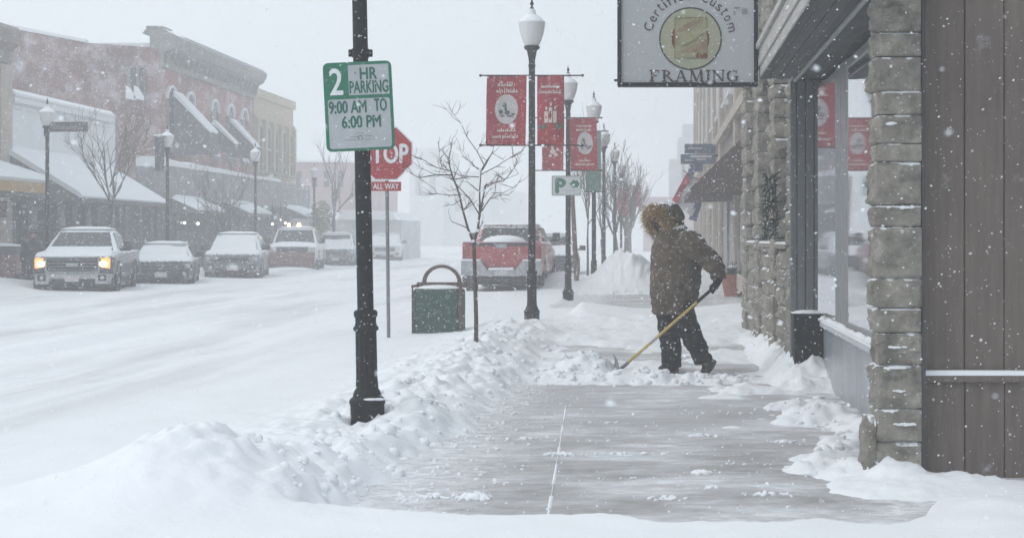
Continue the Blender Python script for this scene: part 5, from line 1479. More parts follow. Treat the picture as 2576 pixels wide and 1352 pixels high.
# yellowish leafy clump by the far lamp
yl = thing('leafy_tree', 'small tree still holding pale yellow leaves past the cream building', 'tree', (px(808, 88), 88, 0))
mb = MB(); mb.tube([(0, 0, -.2), (0, 0, 1.6)], [.07, .05], 7); mb.build('trunk', M['bark_far'], yl)
mb = MB(); rg = random.Random(3)
for k in range(900):
    u = Vector((rg.gauss(0, 1), rg.gauss(0, 1), rg.gauss(0, 1))).normalized() * rg.random()**.4
    c = Vector((u.x*.62, u.y*.62, 2.35 + u.z*1.05)); a = Vector((rg.gauss(0, 1), rg.gauss(0, 1), rg.gauss(0, 1))).normalized()*.06; b = a.cross(Vector((.3, .8, .2))).normalized()*.05
    mb.add([c-a, c+b, c+a, c-b], [(0, 1, 2, 3)])
mb.build('crown', M['yellow_leaf'], yl)

# street-name board
sn = thing('street_name_sign', 'dark street-name board fixed to a lamp post across the road', 'street sign', (px(171, 45.7), 45.7, pz(319, 45.7)), R(-4))
W, Hh = 102/sc_(45.7), 25/sc_(45.7)
mb = MB(); mb.bbox(-W/2, W/2, -.015, .015, -Hh/2, Hh/2, .006, 1); mb.build('board', mat('board_dark', (.055, .065, .065), .6, .25, 6, dust=.35, dscale=7), sn)
mb = MB(); wiggle(mb, lambda u, w_: (-W/2 + W*u, -.018, -Hh/2 + Hh*w_), .12, .92, .25, .5, 21); mb.build('lettering', mat('board_pale', (.22, .24, .24), .6, .2, 9), sn)
mb = MB(); mb.bbox(-W/2-.11, -W/2, -.05, .06, -Hh/2-.12, Hh/2+.12, .01, 1); mb.build('bracket', M['black_paint'], sn)

# brick planter with snow by the pickup
pt = thing('brick_planter', 'red brick planter heaped with snow at the left edge', 'planter', (px(20, 47), 47, 0))
mb = MB(); mb.box(-1.6, .42, -.5, .5, -.2, .92); mb.build('box', M['planter_red'], pt)
mb = MB(); mb.box(-1.62, .44, -.52, .52, .921, 1.16); mb.build('rim', M['shop_mid'], pt)
mb = MB(); mb.ell((-.6, 0, 1.16), (1.0, .45, .10), 20, 8); mb.build('snow_cap', M['snow'], pt, smooth=True)
# ================================================================== vehicles (front towards -Y in their own space)
def rring(y, hw, zb, zt, r=.12, n=4, tuck=0):
    """rounded section across the car; tuck narrows the top"""
    p = []
    for cx_, cz_, a, hw2 in ((hw-r-tuck, zt-r, 0, 0), (-(hw-r-tuck), zt-r, 90, 0), (-(hw-r), zb+r, 180, 0), (hw-r, zb+r, 270, 0)):
        for i in range(n+1): t_ = R(a + 90*i/n); p.append((cx_ + r*math.cos(t_), y, cz_ + r*math.sin(t_)))
    return p
def wheel(parent, x, y, r, w_=.24):
    mb = MB(); s = 1 if x > 0 else -1
    prof = [(r*.62, -w_/2), (r*.93, -w_/2), (r, -w_/2+.03), (r, w_/2-.03), (r*.93, w_/2), (r*.62, w_/2)]
    mb.lathe(prof, 22, cap=True); mb.V = [(v[2]*s + x, v[0] + y, v[1] + r) for v in mb.V]
    wh = mb.build('wheel', M['tyre'], parent, smooth=True)
    mb = MB(); mb.lathe([(.01, w_/2+.02), (r*.2, w_/2+.02), (r*.25, w_/2-.02), (r*.55, w_/2-.01), (r*.61, w_/2+.004), (r*.61, w_/2-.05)], 18, cap=False)
    mb.V = [(v[2]*s + x, v[0] + y, v[1] + r) for v in mb.V]
    mb.build('rim', M['rim'], wh, smooth=True)

def vehicle(name, label, cat, loc, rotz, paint, kind, L=4.6, Wd=1.85, hood=1.0, roof=1.5, belt=1.0, sill=.28, y_cowl=1.3, y_roof0=2.0, y_roof1=3.5, y_back=4.3,
            wr=.34, snow_w=.0, snow_hood=True, lights=False, front=True, group='vehicles parked along the street', tuck=.16, plow=False, scale=1, bed=False, tall_grille=False, tail_red=False):
    t = thing(name, label, cat, loc, rotz, group); t.scale = (scale,)*3
    P = M[paint]; hw = Wd/2
    tailz = belt if (bed or kind == 'box') else hood + (.02 if kind == 'sedan' else 0)
    # body shell
    nose = .10
    secs = [rring(-.02, hw*.78, sill+.20, hood*.83, .16), rring(.01, hw*.87, sill+.10, hood*.90, .18), rring(.09, hw*.94, sill+.03, hood*.955, .20), rring(.30, hw*.99, sill, hood*.99, .20), rring(y_cowl, hw, sill, hood+.03, .17)]
    secs += [rring(y_cowl+.25, hw, sill, belt, .12), rring(y_back-.05 if not bed else y_roof1+.2, hw, sill, belt, .12)]
    if bed: secs += [rring(L-.12, hw, sill+.05, belt, .06), rring(L, hw*.985, sill+.12, belt, .05)]
    else: secs += [rring(L-.22, hw*.985, sill+.03, tailz, .14), rring(L-.04, hw*.93, sill+.08, tailz*.95, .14), rring(L, hw*.86, sill+.16, tailz*.86, .12)]
    mb = MB(); mb.loft(secs); body = mb.build('body', P, t, smooth=True, sharp=40)
    # cabin
    c0, c1 = y_cowl-.02, y_back
    lowf = (-hw*.90, hw*.90)
    rw = hw - tuck - .06
    bot = [(-hw*.93, c0), (hw*.93, c0), (hw*.93, c1), (-hw*.93, c1)]; top = [(-rw, y_roof0), (rw, y_roof0), (rw, y_roof1), (-rw, y_roof1)]
    zb, zt = belt-.06, roof
    def at(fz_, poly0=bot, poly1=top, grow=1.0):
        return [((a[0]*(1-fz_)+b[0]*fz_)*grow, a[1]*(1-fz_)+b[1]*fz_, zb + (zt-zb)*fz_) for a, b in zip(poly0, poly1)]
    def soft(q, r=.17):
        o = []
        for i in range(4):
            p = Vector(q[i]); a = Vector(q[i-1]); b = Vector(q[(i+1) % 4])
            o += [tuple(p + (a-p).normalized()*r), tuple(p + ((a-p).normalized()+(b-p).normalized())*r*.30), tuple(p + (b-p).normalized()*r)]
        return o
    mb = MB(); q = at(1.0); q2 = [(p[0]*.90, y_roof0 + (p[1]-y_roof0)*.92 + .06, roof+.055) for p in q]
    mb.loft([soft(at(0)), soft(at(.5, grow=1.012)), soft(at(.86)), soft(at(.96, grow=.985)), soft([(p[0]*.94, p[1], p[2]) for p in at(1.0)], .2), soft(q2, .2)]); cab = mb.build('cabin', P, t, smooth=True, sharp=40)
    # glass: panels a little proud of the cabin faces
    def pane(i0, i1, lo_, hi_, ins0, ins1, nm, mm='car_glass', push=.012):
        a, b = at(lo_), at(hi_)
        p = [Vector(a[i0]), Vector(a[i1]), Vector(b[i1]), Vector(b[i0])]
        e0 = p[1]-p[0]; e1 = p[2]-p[3]
        q_ = [p[0]+e0*ins0, p[1]-e0*ins1, p[2]-e1*ins1, p[3]+e1*ins0]
        nn = (q_[1]-q_[0]).cross(q_[3]-q_[0]).normalized()
        c = sum(q_, Vector())/4; ctr = Vector((0, (c0+c1)/2, (zb+zt)/2))
        if nn.dot(c-ctr) < 0: nn = -nn
        m_ = MB(); m_.add([tuple(v+nn*push) for v in q_] + [tuple(v-nn*.02) for v in q_], [(0, 1, 2, 3), (4, 7, 6, 5), (0, 4, 5, 1), (1, 5, 6, 2), (2, 6, 7, 3), (3, 7, 4, 0)])
        return m_.build(nm, M[mm], cab), q_, nn
    ws, wq, wn_ = pane(0, 1, .14, .90, .06, .06, 'windshield')
    if snow_w > 0:
        m_ = MB(); n = 14; v = []; f = []
        for i in range(n+1):
            u = i/n; topf = snow_w*(1 + .18*float(vn(np.array(u*5.), np.array(loc[1]))) + (.0 if snow_w > .9 else .25*abs(u-.45)))
            topf = min(1.04, topf)
            lo_p = wq[0].lerp(wq[1], u) - (wq[3]-wq[0])*.12; hi_p = wq[0].lerp(wq[1], u).lerp(wq[3].lerp(wq[2], u), topf)
            v += [tuple(lo_p+wn_*.05), tuple(lo_p.lerp(hi_p, .5)+wn_*.05), tuple(hi_p+wn_*.016)]
        for i in range(n): f += [(3*i, 3*i+3, 3*i+4, 3*i+1), (3*i+1, 3*i+4, 3*i+5, 3*i+2)]
        m_.add(v, f); m_.build('windshield_snow', M['snow'], ws, smooth=True)
    else:
        m_ = MB(); 
        for u in (.32, .62): m_.tube([tuple(wq[0].lerp(wq[1], u)+wn_*.02), tuple(wq[0].lerp(wq[1], u+.16).lerp(wq[3].lerp(wq[2], u+.16), .55)+wn_*.025)], .010, 5)
        m_.build('wiper', M['trim_black'], ws)
    for (i0, i1) in ((1, 2), (3, 0)):
        if kind == 'van' : pane(i0, i1, .2, .88, .06 if i0 == 1 else .62, .62 if i0 == 1 else .06, 'side_window')
        else:
            pane(i0, i1, .18, .88, .08, .54, 'side_window'); pane(i0, i1, .18, .88, .50, .10, 'side_window')
    pane(2, 3, .18, .88, .07, .07, 'rear_window')
    # mirrors, wheels, plate
    for s in (-1, 1):
        m_ = MB(); m_.bbox(s*(hw+.12)-.10, s*(hw+.12)+.10, y_cowl+.22, y_cowl+.34, belt+.0, belt+(.24 if bed else .16), .03, 2); m_.bbox(s*hw-.06, s*hw+.06, y_cowl+.25, y_cowl+.31, belt+.0, belt+.06, .01, 1); m_.build('mirror', M['trim_black'], t, smooth=True)
    for x in (-hw+.13, hw-.13):
        for y in (L*.165, L*.80): wheel(t, x, y, wr)
    for y in (L*.165, L*.80):                                        # dark arches over the wheels
        for s in (-1, 1):
            m_ = MB(); rings = []
            for i in range(13):
                a = math.pi*i/12
                rings.append([(s*(hw+.012), y + rr_*math.cos(a), wr + rr_*math.sin(a)) for rr_ in (wr+.02, wr+.10)] + [(s*(hw-.15), y + rr_*math.cos(a), wr + rr_*math.sin(a)) for rr_ in (wr+.10, wr+.02)])
            m_.loft(rings); m_.build('wheel_arch', M['trim_black'], t)
    m_ = MB(); m_.bbox(-hw*.95, hw*.95, .12, L-.12, sill-.22, sill+.06, .03, 1); m_.build('rocker', M['trim_black'], t)
    # front
    zg0, zg1 = (hood*.575, hood*.87) if tall_grille else (hood*.60, hood*.80)
    gw = hw*.60
    m_ = MB(); m_.bbox(-gw, gw, -.035, .08, zg0, zg1, .03, 2); g_ = m_.build('grille', M['trim_black'], t)
    m_ = MB(); nb_ = 4 if tall_grille else 2
    for k in range(nb_): z = zg0 + (zg1-zg0)*(k+.5)/nb_; m_.bbox(-gw*.96, gw*.96, -.055, -.03, z-.012, z+.012, .006, 1)
    m_.build('grille_bar', M['rim'], g_)
    if tall_grille:
        m_ = MB(); w2 = .05
        m_.bbox(-gw-w2, gw+w2, -.05, .05, zg1+.002, zg1+.05, .015, 1); m_.bbox(-gw-w2, gw+w2, -.05, .05, zg0-.05, zg0-.002, .015, 1); m_.bbox(-gw-w2, -gw-.002, -.05, .05, zg0, zg1, .015, 1); m_.bbox(gw+.002, gw+w2, -.05, .05, zg0, zg1, .015, 1); m_.build('grille_surround', M['chrome'], g_)
        m_ = MB(); m_.bbox(-.15, .15, -.075, -.05, (zg0+zg1)/2-.05, (zg0+zg1)/2+.05, .02, 1); m_.build('badge', M['chrome'], g_)
    for s in (-1, 1):
        xa, xb = sorted((s*(gw+.07), s*(hw*.90)))
        m_ = MB(); m_.bbox(xa, xb, -.02, .22, zg1-.26 if tall_grille else zg1-.14, zg1+.01, .04, 2); hl = m_.build('headlight', M['marker_on' if lights else 'head_off'], t)
        if lights:
            m_ = MB(); cx_ = xa*.5 + xb*.5 - s*.04; m_.ell((cx_, -.03, zg1-.14), (.095, .03, .08), 14, 8); m_.build('lit_bulb', M['head_on'], hl, smooth=True)
    zb0 = sill+.02; zb1 = zg0-.07
    if tall_grille: zb0, zb1 = zg0-.32, zg0-.06
    m_ = MB()
    m_.loft([[(x, y, z) for x, y, z in ((-hw*.95, .22, zb0), (-hw*.95, .22, zb1), (-hw*.95, .30, zb1), (-hw*.95, .30, zb0))], [(-hw*.86, -.06, zb0), (-hw*.86, -.06, zb1), (-hw*.86, .1, zb1), (-hw*.86, .1, zb0)],
             [(hw*.86, -.06, zb0), (hw*.86, -.06, zb1), (hw*.86, .1, zb1), (hw*.86, .1, zb0)], [(hw*.95, .22, zb0), (hw*.95, .22, zb1), (hw*.95, .30, zb1), (hw*.95, .30, zb0)]])
    bp = m_.build('front_bumper', M['chrome' if tall_grille else paint], t)
    m_ = MB(); m_.bbox(-hw*.55, hw*.55, -.085, -.058, zb0-.02, zb0 + (zb1-zb0)*.52, .012, 1); m_.build('air_dam', M['trim_black'], bp)
    for s in (-1, 1):
        m_ = MB(); m_.bbox(s*hw*.72-.10, s*hw*.72+.10, -.075, -.058, zb0+.08, zb0+.24, .01, 1); fo = m_.build('fog_lamp', M['trim_black'], bp)
        m_ = MB(); m_.ell((s*hw*.72, -.078, zb0+.16), (.05, .012, .05), 10, 6); m_.build('lens', M['head_off'], fo, smooth=True)
    m_ = MB(); m_.bbox(-.17, .17, -.10, -.086, zb0+.06, zb0+.20, .004, 1); m_.build('licence_plate', M['plate'], bp)
    # rear
    m_ = MB()
    if bed: m_.bbox(-hw*.80, hw*.80, L+.002, L+.04, belt-.62, belt-.01, .02, 2)
    else: m_.bbox(-hw*.70, hw*.70, L-.02, L+.015, tailz*.55, tailz*.82, .02, 2)
    tg = m_.build('tailgate', P, t, smooth=True)
    if bed:
        m_ = MB(); m_.bbox(-hw*.80, hw*.80, L+.041, L+.055, belt-.10, belt-.015, .01, 1); m_.build('tailgate_trim', M['trim_black'], tg)
        m_ = MB(); m_.bbox(-.13, .13, L+.056, L+.07, belt-.16, belt-.05, .01, 1); m_.build('tailgate_handle', M['chrome'], tg)
    for s in (-1, 1):
        m_ = MB(); m_.bbox(*sorted((s*hw*.83, s*hw*.985)), L-.08, L+.02, belt-.5 if bed else tailz*.62, belt-.08 if bed else tailz*.86, .02, 1); m_.build('tail_lamp', M['tail_red'], t)
    zr0, zr1 = sill+.0, sill+.26
    if bed:
        m_ = MB()
        prof = [(-hw, zr1+.12), (-hw, zr0+.02), (-hw*.30, zr0+.0), (hw*.30, zr0+.0), (hw, zr0+.02), (hw, zr1+.12), (hw*.52, zr1+.12), (hw*.34, zr1-.12), (-hw*.34, zr1-.12), (-hw*.52, zr1+.12)]
        m_.prism(prof, L+.03, L+.18, 'y'); rb = m_.build('rear_bumper', M['chrome'], t)
        m_ = MB(); m_.bbox(-hw*.98, hw*.98, L-.3, L+.10, zr0-.16, zr0-.005, .02, 1); m_.build('hitch_beam', M['trim_black'], rb)
        for s in (-1, 1):
            m_ = MB(); pts = [(s*hw*.99, zr1+.121), (s*hw*.53, zr1+.121), (s*hw*.53, zr1+.16), (s*hw*.99, zr1+.17)]; m_.prism(pts, L+.02, L+.20, 'y'); m_.build('bumper_snow', M['snow'], rb)
        m_ = MB(); m_.bbox(-hw*.32, hw*.32, L+.02, L+.20, zr1-.115, zr1-.05, .02, 1); m_.build('bumper_snow', M['snow'], rb)
        m_ = MB(); m_.bbox(-.16, .16, L+.181, L+.19, zr0+.02, zr0+.13, .004, 1); m_.build('licence_plate', M['plate'], rb)
        m_ = MB(); m_.ell((0, L-.75, belt+.0), (hw*.55, .6, .17), 24, 10); m_.V = [(v[0], v[1], max(v[2], belt-.05)) for v in m_.V]; m_.build('bed_snow', M['snow'], t, smooth=True)
    else:
        m_ = MB(); m_.bbox(-hw*.94, hw*.94, L-.12, L+.06, zr0, zr1, .05, 2); m_.build('rear_bumper', P, t, smooth=True)
    # snow on hood and roof
    def blanket(nm, y0, y1, wx, zf, th, seed, par=t):
        n, k = 10, 8; v = []; f = []
        for i in range(n+1):
            for j in range(k+1):
                a = i/n; b = j/k; e = min(1, min(a, 1-a)*5)*min(1, min(b, 1-b)*5)
                q = th*(e**.6)*(1 + .7*float(vn(np.array(a*4+seed), np.array(b*4.))))
                v.append(((a*2-1)*wx, y0+(y1-y0)*b, zf(b) + q - .01))
        for i in range(n):
            for j in range(k): o_ = i*(k+1)+j; f.append((o_, o_+k+1, o_+k+2, o_+1))
        m2 = MB(); m2.add(v, f); m2.build(nm, M['snow'], par, smooth=True)
    if snow_hood: blanket('hood_snow', .10, y_cowl+.02, hw*.90, lambda b: hood*(.93 + .07*min(1, b*4)) + .03*b, .07, loc[1])
    blanket('roof_snow', y_roof0-.02, y_roof1+.05, rw*.97, lambda b: roof+.045, .06, loc[0], cab)
    if plow:
        m_ = MB(); rings = []
        for i in range(9):
            a = R(-50 + 105*i/8); y = -1.15 + .30*(1-math.cos(a)); z = .50 + .42*math.sin(a)
            rings.append([(-1.18, y-.02, z), (1.18, y-.02, z), (1.18, y+.03, z), (-1.18, y+.03, z)])
        m_.loft(rings); m_.xform(Matrix.Rotation(R(-9), 4, 'Z')); pb = m_.build('plow_blade', M['plow_red'], t, smooth=True)
        m_ = MB(); m_.tube([(-.4, .1, .45), (-.3, -.85, .5)], .06, 8); m_.tube([(.4, .1, .45), (.3, -.85, .5)], .06, 8); m_.tube([(-.6, -.82, .6), (.6, -.82, .6)], .05, 8); m_.build('plow_frame', M['trim_black'], pb)
        m_ = MB(); m_.ell((0, -1.2, .12), (1.1, .3, .14), 18, 7); m_.build('blade_snow', M['snow'], pb, smooth=True)
        for s, q in ((-.32, .8), (.10, 1.0)):
            m_ = MB(); m_.lathe([(.09*q, 0), (.09*q, .06), (.07*q, .15), (.01, .17)], 12, (s, y_roof0+.35, roof+.08)); m_.build('beacon', M['amber_on'], cab, smooth=True)
    return t

A = R(11.0)
vehicle('pickup_truck', 'grey pickup truck with both headlights lit and a snow covered hood', 'pickup truck', (px(182, 41.2), 41.2, -.06), A, 'paint_pewter', 'pickup', L=5.7, Wd=2.02, hood=1.11, roof=1.68, belt=1.14, sill=.44, y_cowl=1.35, y_roof0=2.35, y_roof1=3.5, y_back=3.75, wr=.40, snow_w=.17, lights=True, bed=True, tall_grille=True, tuck=.27, scale=.98)
vehicle('parked_car', 'dark grey sedan with its windshield buried in snow behind the lit pickup', 'car', (px(405, 48.5), 48.5, -.05), R(13), 'paint_gray', 'sedan', L=4.6, Wd=1.82, hood=.86, roof=1.24, belt=.86, sill=.22, y_cowl=1.25, y_roof0=2.05, y_roof1=3.1, y_back=3.9, wr=.32, snow_w=.98, tuck=.2)
vehicle('parked_car', 'silver hatchback with a fully white windshield next to the dark sedan', 'car', (px(583, 55.8), 55.8, -.05), R(9), 'paint_silver', 'suv', L=4.4, Wd=1.88, hood=1.0, roof=1.56, belt=1.02, sill=.28, y_cowl=1.15, y_roof0=1.95, y_roof1=3.5, y_back=4.1, wr=.35, snow_w=1.0, tuck=.2)
vehicle('plow_truck', 'white pickup with a reddish snow plow blade and amber roof beacons', 'plow truck', (px(735, 69), 69, -.05), R(8), 'paint_white', 'pickup', L=5.7, Wd=2.05, hood=1.18, roof=1.83, belt=1.2, sill=.45, y_cowl=1.35, y_roof0=2.05, y_roof1=3.3, y_back=3.5, wr=.42, bed=True, tall_grille=True, tuck=.19, plow=True)
vehicle('parked_car', 'grey sport utility car behind the white plow truck', 'car', (px(843, 79), 79, -.05), R(9), 'paint_silver', 'suv', L=4.5, Wd=1.88, hood=1.02, roof=1.62, belt=1.05, sill=.28, y_cowl=1.15, y_roof0=1.9, y_roof1=3.6, y_back=4.3, wr=.35, snow_w=.55, tuck=.16)
vehicle('parked_van', 'pale snowy van farthest along the left side of the road', 'van', (px(968, 97), 97, -.05), R(7), 'paint_white', 'box', L=5.0, Wd=1.95, hood=1.1, roof=1.62, belt=1.12, sill=.3, y_cowl=.95, y_roof0=1.5, y_roof1=4.6, y_back=4.9, wr=.36, snow_w=.9, tuck=.12)
o = vehicle('pickup_truck', 'red pickup truck seen from behind with snow heaped in its bed', 'pickup truck', (px(1266, 42.0) , 47.4, -.06), R(180), 'paint_red', 'pickup', L=5.8, Wd=1.99, hood=1.25, roof=1.76, belt=1.35, sill=.50, y_cowl=1.5, y_roof0=2.2, y_roof1=3.5, y_back=3.75, wr=.40, bed=True, tuck=.16)
vehicle('parked_car', 'dark car with a snowy hood showing past the red pickup', 'car', (px(1385, 53), 53, -.02), R(4), 'paint_gray', 'suv', L=4.5, Wd=1.86, hood=.96, roof=1.5, belt=1.0, sill=.26, y_cowl=1.15, y_roof0=1.95, y_roof1=3.5, y_back=4.2, wr=.34, snow_w=.3, tuck=.18)
# ================================================================== people
def fuse(name, mb, mats, parent, voxel=.012, smooth=5, disp=None, mfun=None):
    """several closed shapes fused into one continuous skin"""
    tmp = mb.build(name + '_raw', mats[0])
    r = tmp.modifiers.new('r', 'REMESH'); r.mode = 'VOXEL'; r.voxel_size = voxel
    s_ = tmp.modifiers.new('s', 'SMOOTH'); s_.iterations = smooth; s_.factor = .5
    dg = bpy.context.evaluated_depsgraph_get(); dg.update()
    me = bpy.data.meshes.new_from_object(tmp.evaluated_get(dg)); me.name = name
    old = tmp.data; bpy.data.objects.remove(tmp); bpy.data.meshes.remove(old)
    if disp:
        n = [v.normal.copy() for v in me.vertices]
        for v, nn in zip(me.vertices, n): v.co += nn * disp(v.co)
    me.materials.clear()
    for m_ in mats: me.materials.append(m_)
    if mfun:
        for p in me.polygons: p.material_index = mfun(p.center)
    me.polygons.foreach_set('use_smooth', [True]*len(me.polygons))
    o = bpy.data.objects.new(name, me); COL.objects.link(o)
    o.parent = parent
    return o
def ering(z, cx, rx, ry, cy=0, n=22, tilt=0): return [(cx + rx*math.cos(2*math.pi*i/n), cy + ry*math.sin(2*math.pi*i/n), z + tilt*math.cos(2*math.pi*i/n)) for i in range(n)]
def glove(parent, c, axis, palm, name='glove', s=1.0):
    """mitt-thick glove closed round a bar: palm, four bent fingers of different length, thumb"""
    a = Vector(axis).normalized(); pn = Vector(palm).normalized(); q = a.cross(pn).normalized()   # fingers wrap in the (pn,q) plane
    c = Vector(c); mb = MB()
    rot = Matrix((q, a, pn)).transposed()
    mb.ell(c + pn*.030*s, (.046*s, .052*s, .028*s), 14, 9, 0, rot)
    for k, (o, ln) in enumerate(((-.042, .90), (-.014, 1.05), (.014, 1.0), (.040, .80))):
        pts = []
        for i in range(7):
            th = R(70) - R(215)*ln*i/6
            pts.append(c + a*o*s + (pn*math.sin(th) + q*math.cos(th))*(.034*s))
        mb.tube(pts, [.0145*s, .015*s, .0145*s, .014*s, .0135*s, .0125*s, .010*s], 8)
    pts = [c + a*.035*s + pn*.03*s - q*.02*s, c + a*.062*s + pn*.02*s - q*.036*s, c + a*.060*s - pn*.012*s - q*.036*s, c + a*.045*s - pn*.036*s - q*.016*s]
    mb.tube(pts, [.017*s, .0165*s, .015*s, .011*s], 8)
    return mb

PX, PY, PZ = px(1700, 17.1), 17.1, 0.0
per = thing('person', 'person in a brown fur-hooded parka pushing a snow shovel across the pavement', 'person', (PX, PY, PZ))
# body: one skin (legs, trunk, neck, head, arms)
mb = MB()
mb.loft([ering(.72, -.02, .16, .20), ering(.85, -.02, .20, .22), ering(1.1, 0, .19, .21), ering(1.35, 0, .17, .22), ering(1.46, -.02, .10, .14), ering(1.50, -.05, .055, .06)])
mb.tube([(-.05, 0, 1.47), (-.10, -.015, 1.58)], [.058, .055], 10)
rt = Matrix.Rotation(R(-25), 3, 'Y')
mb.ell((-.105, -.012, 1.595), (.095, .075, .118), 16, 11, 0, rt)
mb.tube([(-.06, .09, .84), (-.075, .09, .62), (-.06, .09, .38), (-.045, .09, .2), (-.04, .09, .06)], [.135, .125, .112, .102, .108], 14)
mb.tube([(.03, -.085, .84), (.07, -.09, .62), (.155, -.09, .42), (.225, -.09, .27), (.285, -.09, .135)], [.135, .125, .110, .098, .100], 14)
mb.tube([(.09, -.2, 1.38), (.37, -.26, 1.15), (.41, -.235, .99), (.40, -.23, .95)], [.06, .05, .04, .035], 10)
mb.tube([(.03, .2, 1.38), (.02, .30, 1.12), (-.09, .24, .97)], [.06, .05, .04], 10)
mb.tube([(-.18, -.047, 1.595), (-.205, -.057, 1.57), (-.185, -.048, 1.555)], [.012, .018, .012], 8)          # nose
def tfold(co): return .016*mnoise.noise(Vector((co.x*9, co.y*9, co.z*15))) + .010*mnoise.noise(Vector((co.x*20, co.y*20, co.z*30))) if co.z < .75 else 0
fuse('body', mb, [M['trousers'], M['skin']], per, .012, 3, tfold, lambda c: 1 if c.z > 1.5 else 0)
# eyes, brows and mouth inside the hood
fd = Vector((-.86, -.25, -.42)).normalized(); sd_ = fd.cross(Vector((0, 0, 1))).normalized(); up_ = sd_.cross(fd).normalized(); hc = Vector((-.105, -.012, 1.595))
for s in (-1, 1):
    mb = MB(); mb.ell(hc + fd*.088 + sd_*s*.032 + up_*.012, (.011, .011, .008), 8, 6); mb.build('eye', M['glove'], per)
mb = MB(); mb.tube([hc + fd*.088 - up_*.045 - sd_*.025, hc + fd*.095 - up_*.047, hc + fd*.088 - up_*.045 + sd_*.025], .006, 6); mb.build('mouth', M['cap_red'], per)
# parka with hood: one skin
mb = MB()
mb.loft([ering(.625, -.033, .200, .225), ering(.640, -.033, .212, .235), ering(.72, -.027, .236, .25), ering(.95, 0, .262, .27), ering(1.2, .004, .262, .272), ering(1.34, .006, .242, .265), ering(1.43, .004, .200, .245), ering(1.50, -.01, .135, .18), ering(1.55, -.04, .10, .12)])
mb.tube([(.07, -.19, 1.40), (.17, -.225, 1.33), (.295, -.262, 1.225), (.385, -.268, 1.12), (.425, -.25, 1.04), (.428, -.238, .985)], [.125, .120, .112, .105, .088, .072], 16)
mb.tube([(.03, .19, 1.40), (.05, .27, 1.27), (.02, .31, 1.12), (-.05, .28, 1.02), (-.10, .24, .96)], [.12, .11, .10, .085, .07], 14)
# hood: hollow bowl, open towards the face
n = 24; rings = []; rin = []
fo = Vector((-.68, -.56, -.50)).normalized(); u1 = fo.cross(Vector((0, 0, 1))).normalized(); u2 = u1.cross(fo).normalized(); hcn = Vector((-.095, -.01, 1.590))
for th, r in ((180, .010), (160, .085), (135, .150), (110, .178), (90, .180), (70, .168), (55, .155), (50, .142)):
    t_ = R(th); d_ = -math.cos(R(180-th)) 
    rr = r; ax_ = math.cos(t_)*.17
    rings.append([tuple(hcn + fo*ax_ + (u1*math.cos(2*math.pi*i/n) + u2*1.02*math.sin(2*math.pi*i/n))*rr) for i in range(n)])
for th, r in ((55, .130), (75, .14), (100, .145), (125, .12), (150, .065), (165, .008)):
    t_ = R(th); ax_ = math.cos(t_)*.14
    rings.append([tuple(hcn + fo*ax_ + (u1*math.cos(2*math.pi*i/n) + u2*1.02*math.sin(2*math.pi*i/n))*r) for i in range(n)])
mb.loft(rings, cap=False)
def pfold(co):
    a = .018*mnoise.noise(Vector((co.x*7, co.y*7+3, co.z*10))) + .012*mnoise.noise(Vector((co.x*13 + co.z*9, co.y*13, co.z*24)))
    if co.x > .27: a += .009*math.sin(co.z*62 + co.x*30)                  # rucked sleeve
    if co.z < .72: a += .006*(1 if co.z < .665 else -1)                   # hem band
    return a
fuse('parka', mb, [M['parka']], per, .011, 4, pfold)
# fur ruff
fur = MB(); rg = random.Random(4); fc_ = hcn + fo*.112
for k in range(4200):
    a = rg.uniform(0, 2*math.pi); e = u1*math.cos(a) + u2*1.05*math.sin(a)
    b = fc_ + e*rg.uniform(.115, .185) + fo*rg.uniform(-.055, .03)
    d = (e*rg.gauss(.55, .5) + fo*rg.gauss(.65, .45) + Vector((rg.gauss(0, .45), rg.gauss(0, .45), rg.gauss(-.15, .45)))).normalized()
    ln = rg.uniform(.04, .10); s_ = d.cross(Vector((rg.gauss(0, 1), rg.gauss(0, 1), rg.gauss(0, 1)))).normalized()*rg.uniform(.003, .006)
    fur.add([b-s_, b+s_, b+d*ln], [(0, 1, 2)], 0 if rg.random() < .7 else 1)
core = [fc_ + (u1*math.cos(a) + u2*1.05*math.sin(a))*.138 for a in [2*math.pi*i/20 for i in range(21)]]
fur.tube(core, .026, 8, 1)
fur.build('fur_ruff', [M['fur'], M['fur_dark']], per)
# boots
mb = MB(); mb.tube([(.03, .09, .055), (-.05, .09, .055), (-.13, .09, .048), (-.175, .09, .035)], [.056, .058, .052, .030], 10); mb.tube([(-.035, .09, .05), (-.035, .09, .17)], [.062, .070], 12)
fuse('boot', mb, [M['boot']], per, .010, 2)
mb = MB(); mb.tube([(.375, -.09, .165), (.345, -.09, .105), (.305, -.09, .05), (.265, -.09, .015)], [.052, .056, .052, .032], 10); mb.tube([(.325, -.09, .115), (.275, -.09, .205)], [.062, .070], 12)
fuse('boot', mb, [M['boot']], per, .010, 2)
sh_dir = (Vector((-.625, -.30, .02)) - Vector((.415, -.235, .925))).normalized()
GR = Vector((.415, -.235, .925)) + sh_dir*.02
g = glove(per, GR, sh_dir, (.35, -.45, .8)); g.tube([(.428, -.238, 1.0), tuple(GR + Vector((.012, -.012, .04)))], [.052, .046], 12)
fuse('glove', g, [M['glove']], per, .006, 1)
g = glove(per, (-.15, .22, .93), (0, .3, 1), (-.7, .4, .2)); g.tube([(-.095, .245, .965), (-.14, .225, .94)], [.05, .042], 12)
fuse('glove', g, [M['glove']], per, .007, 1)

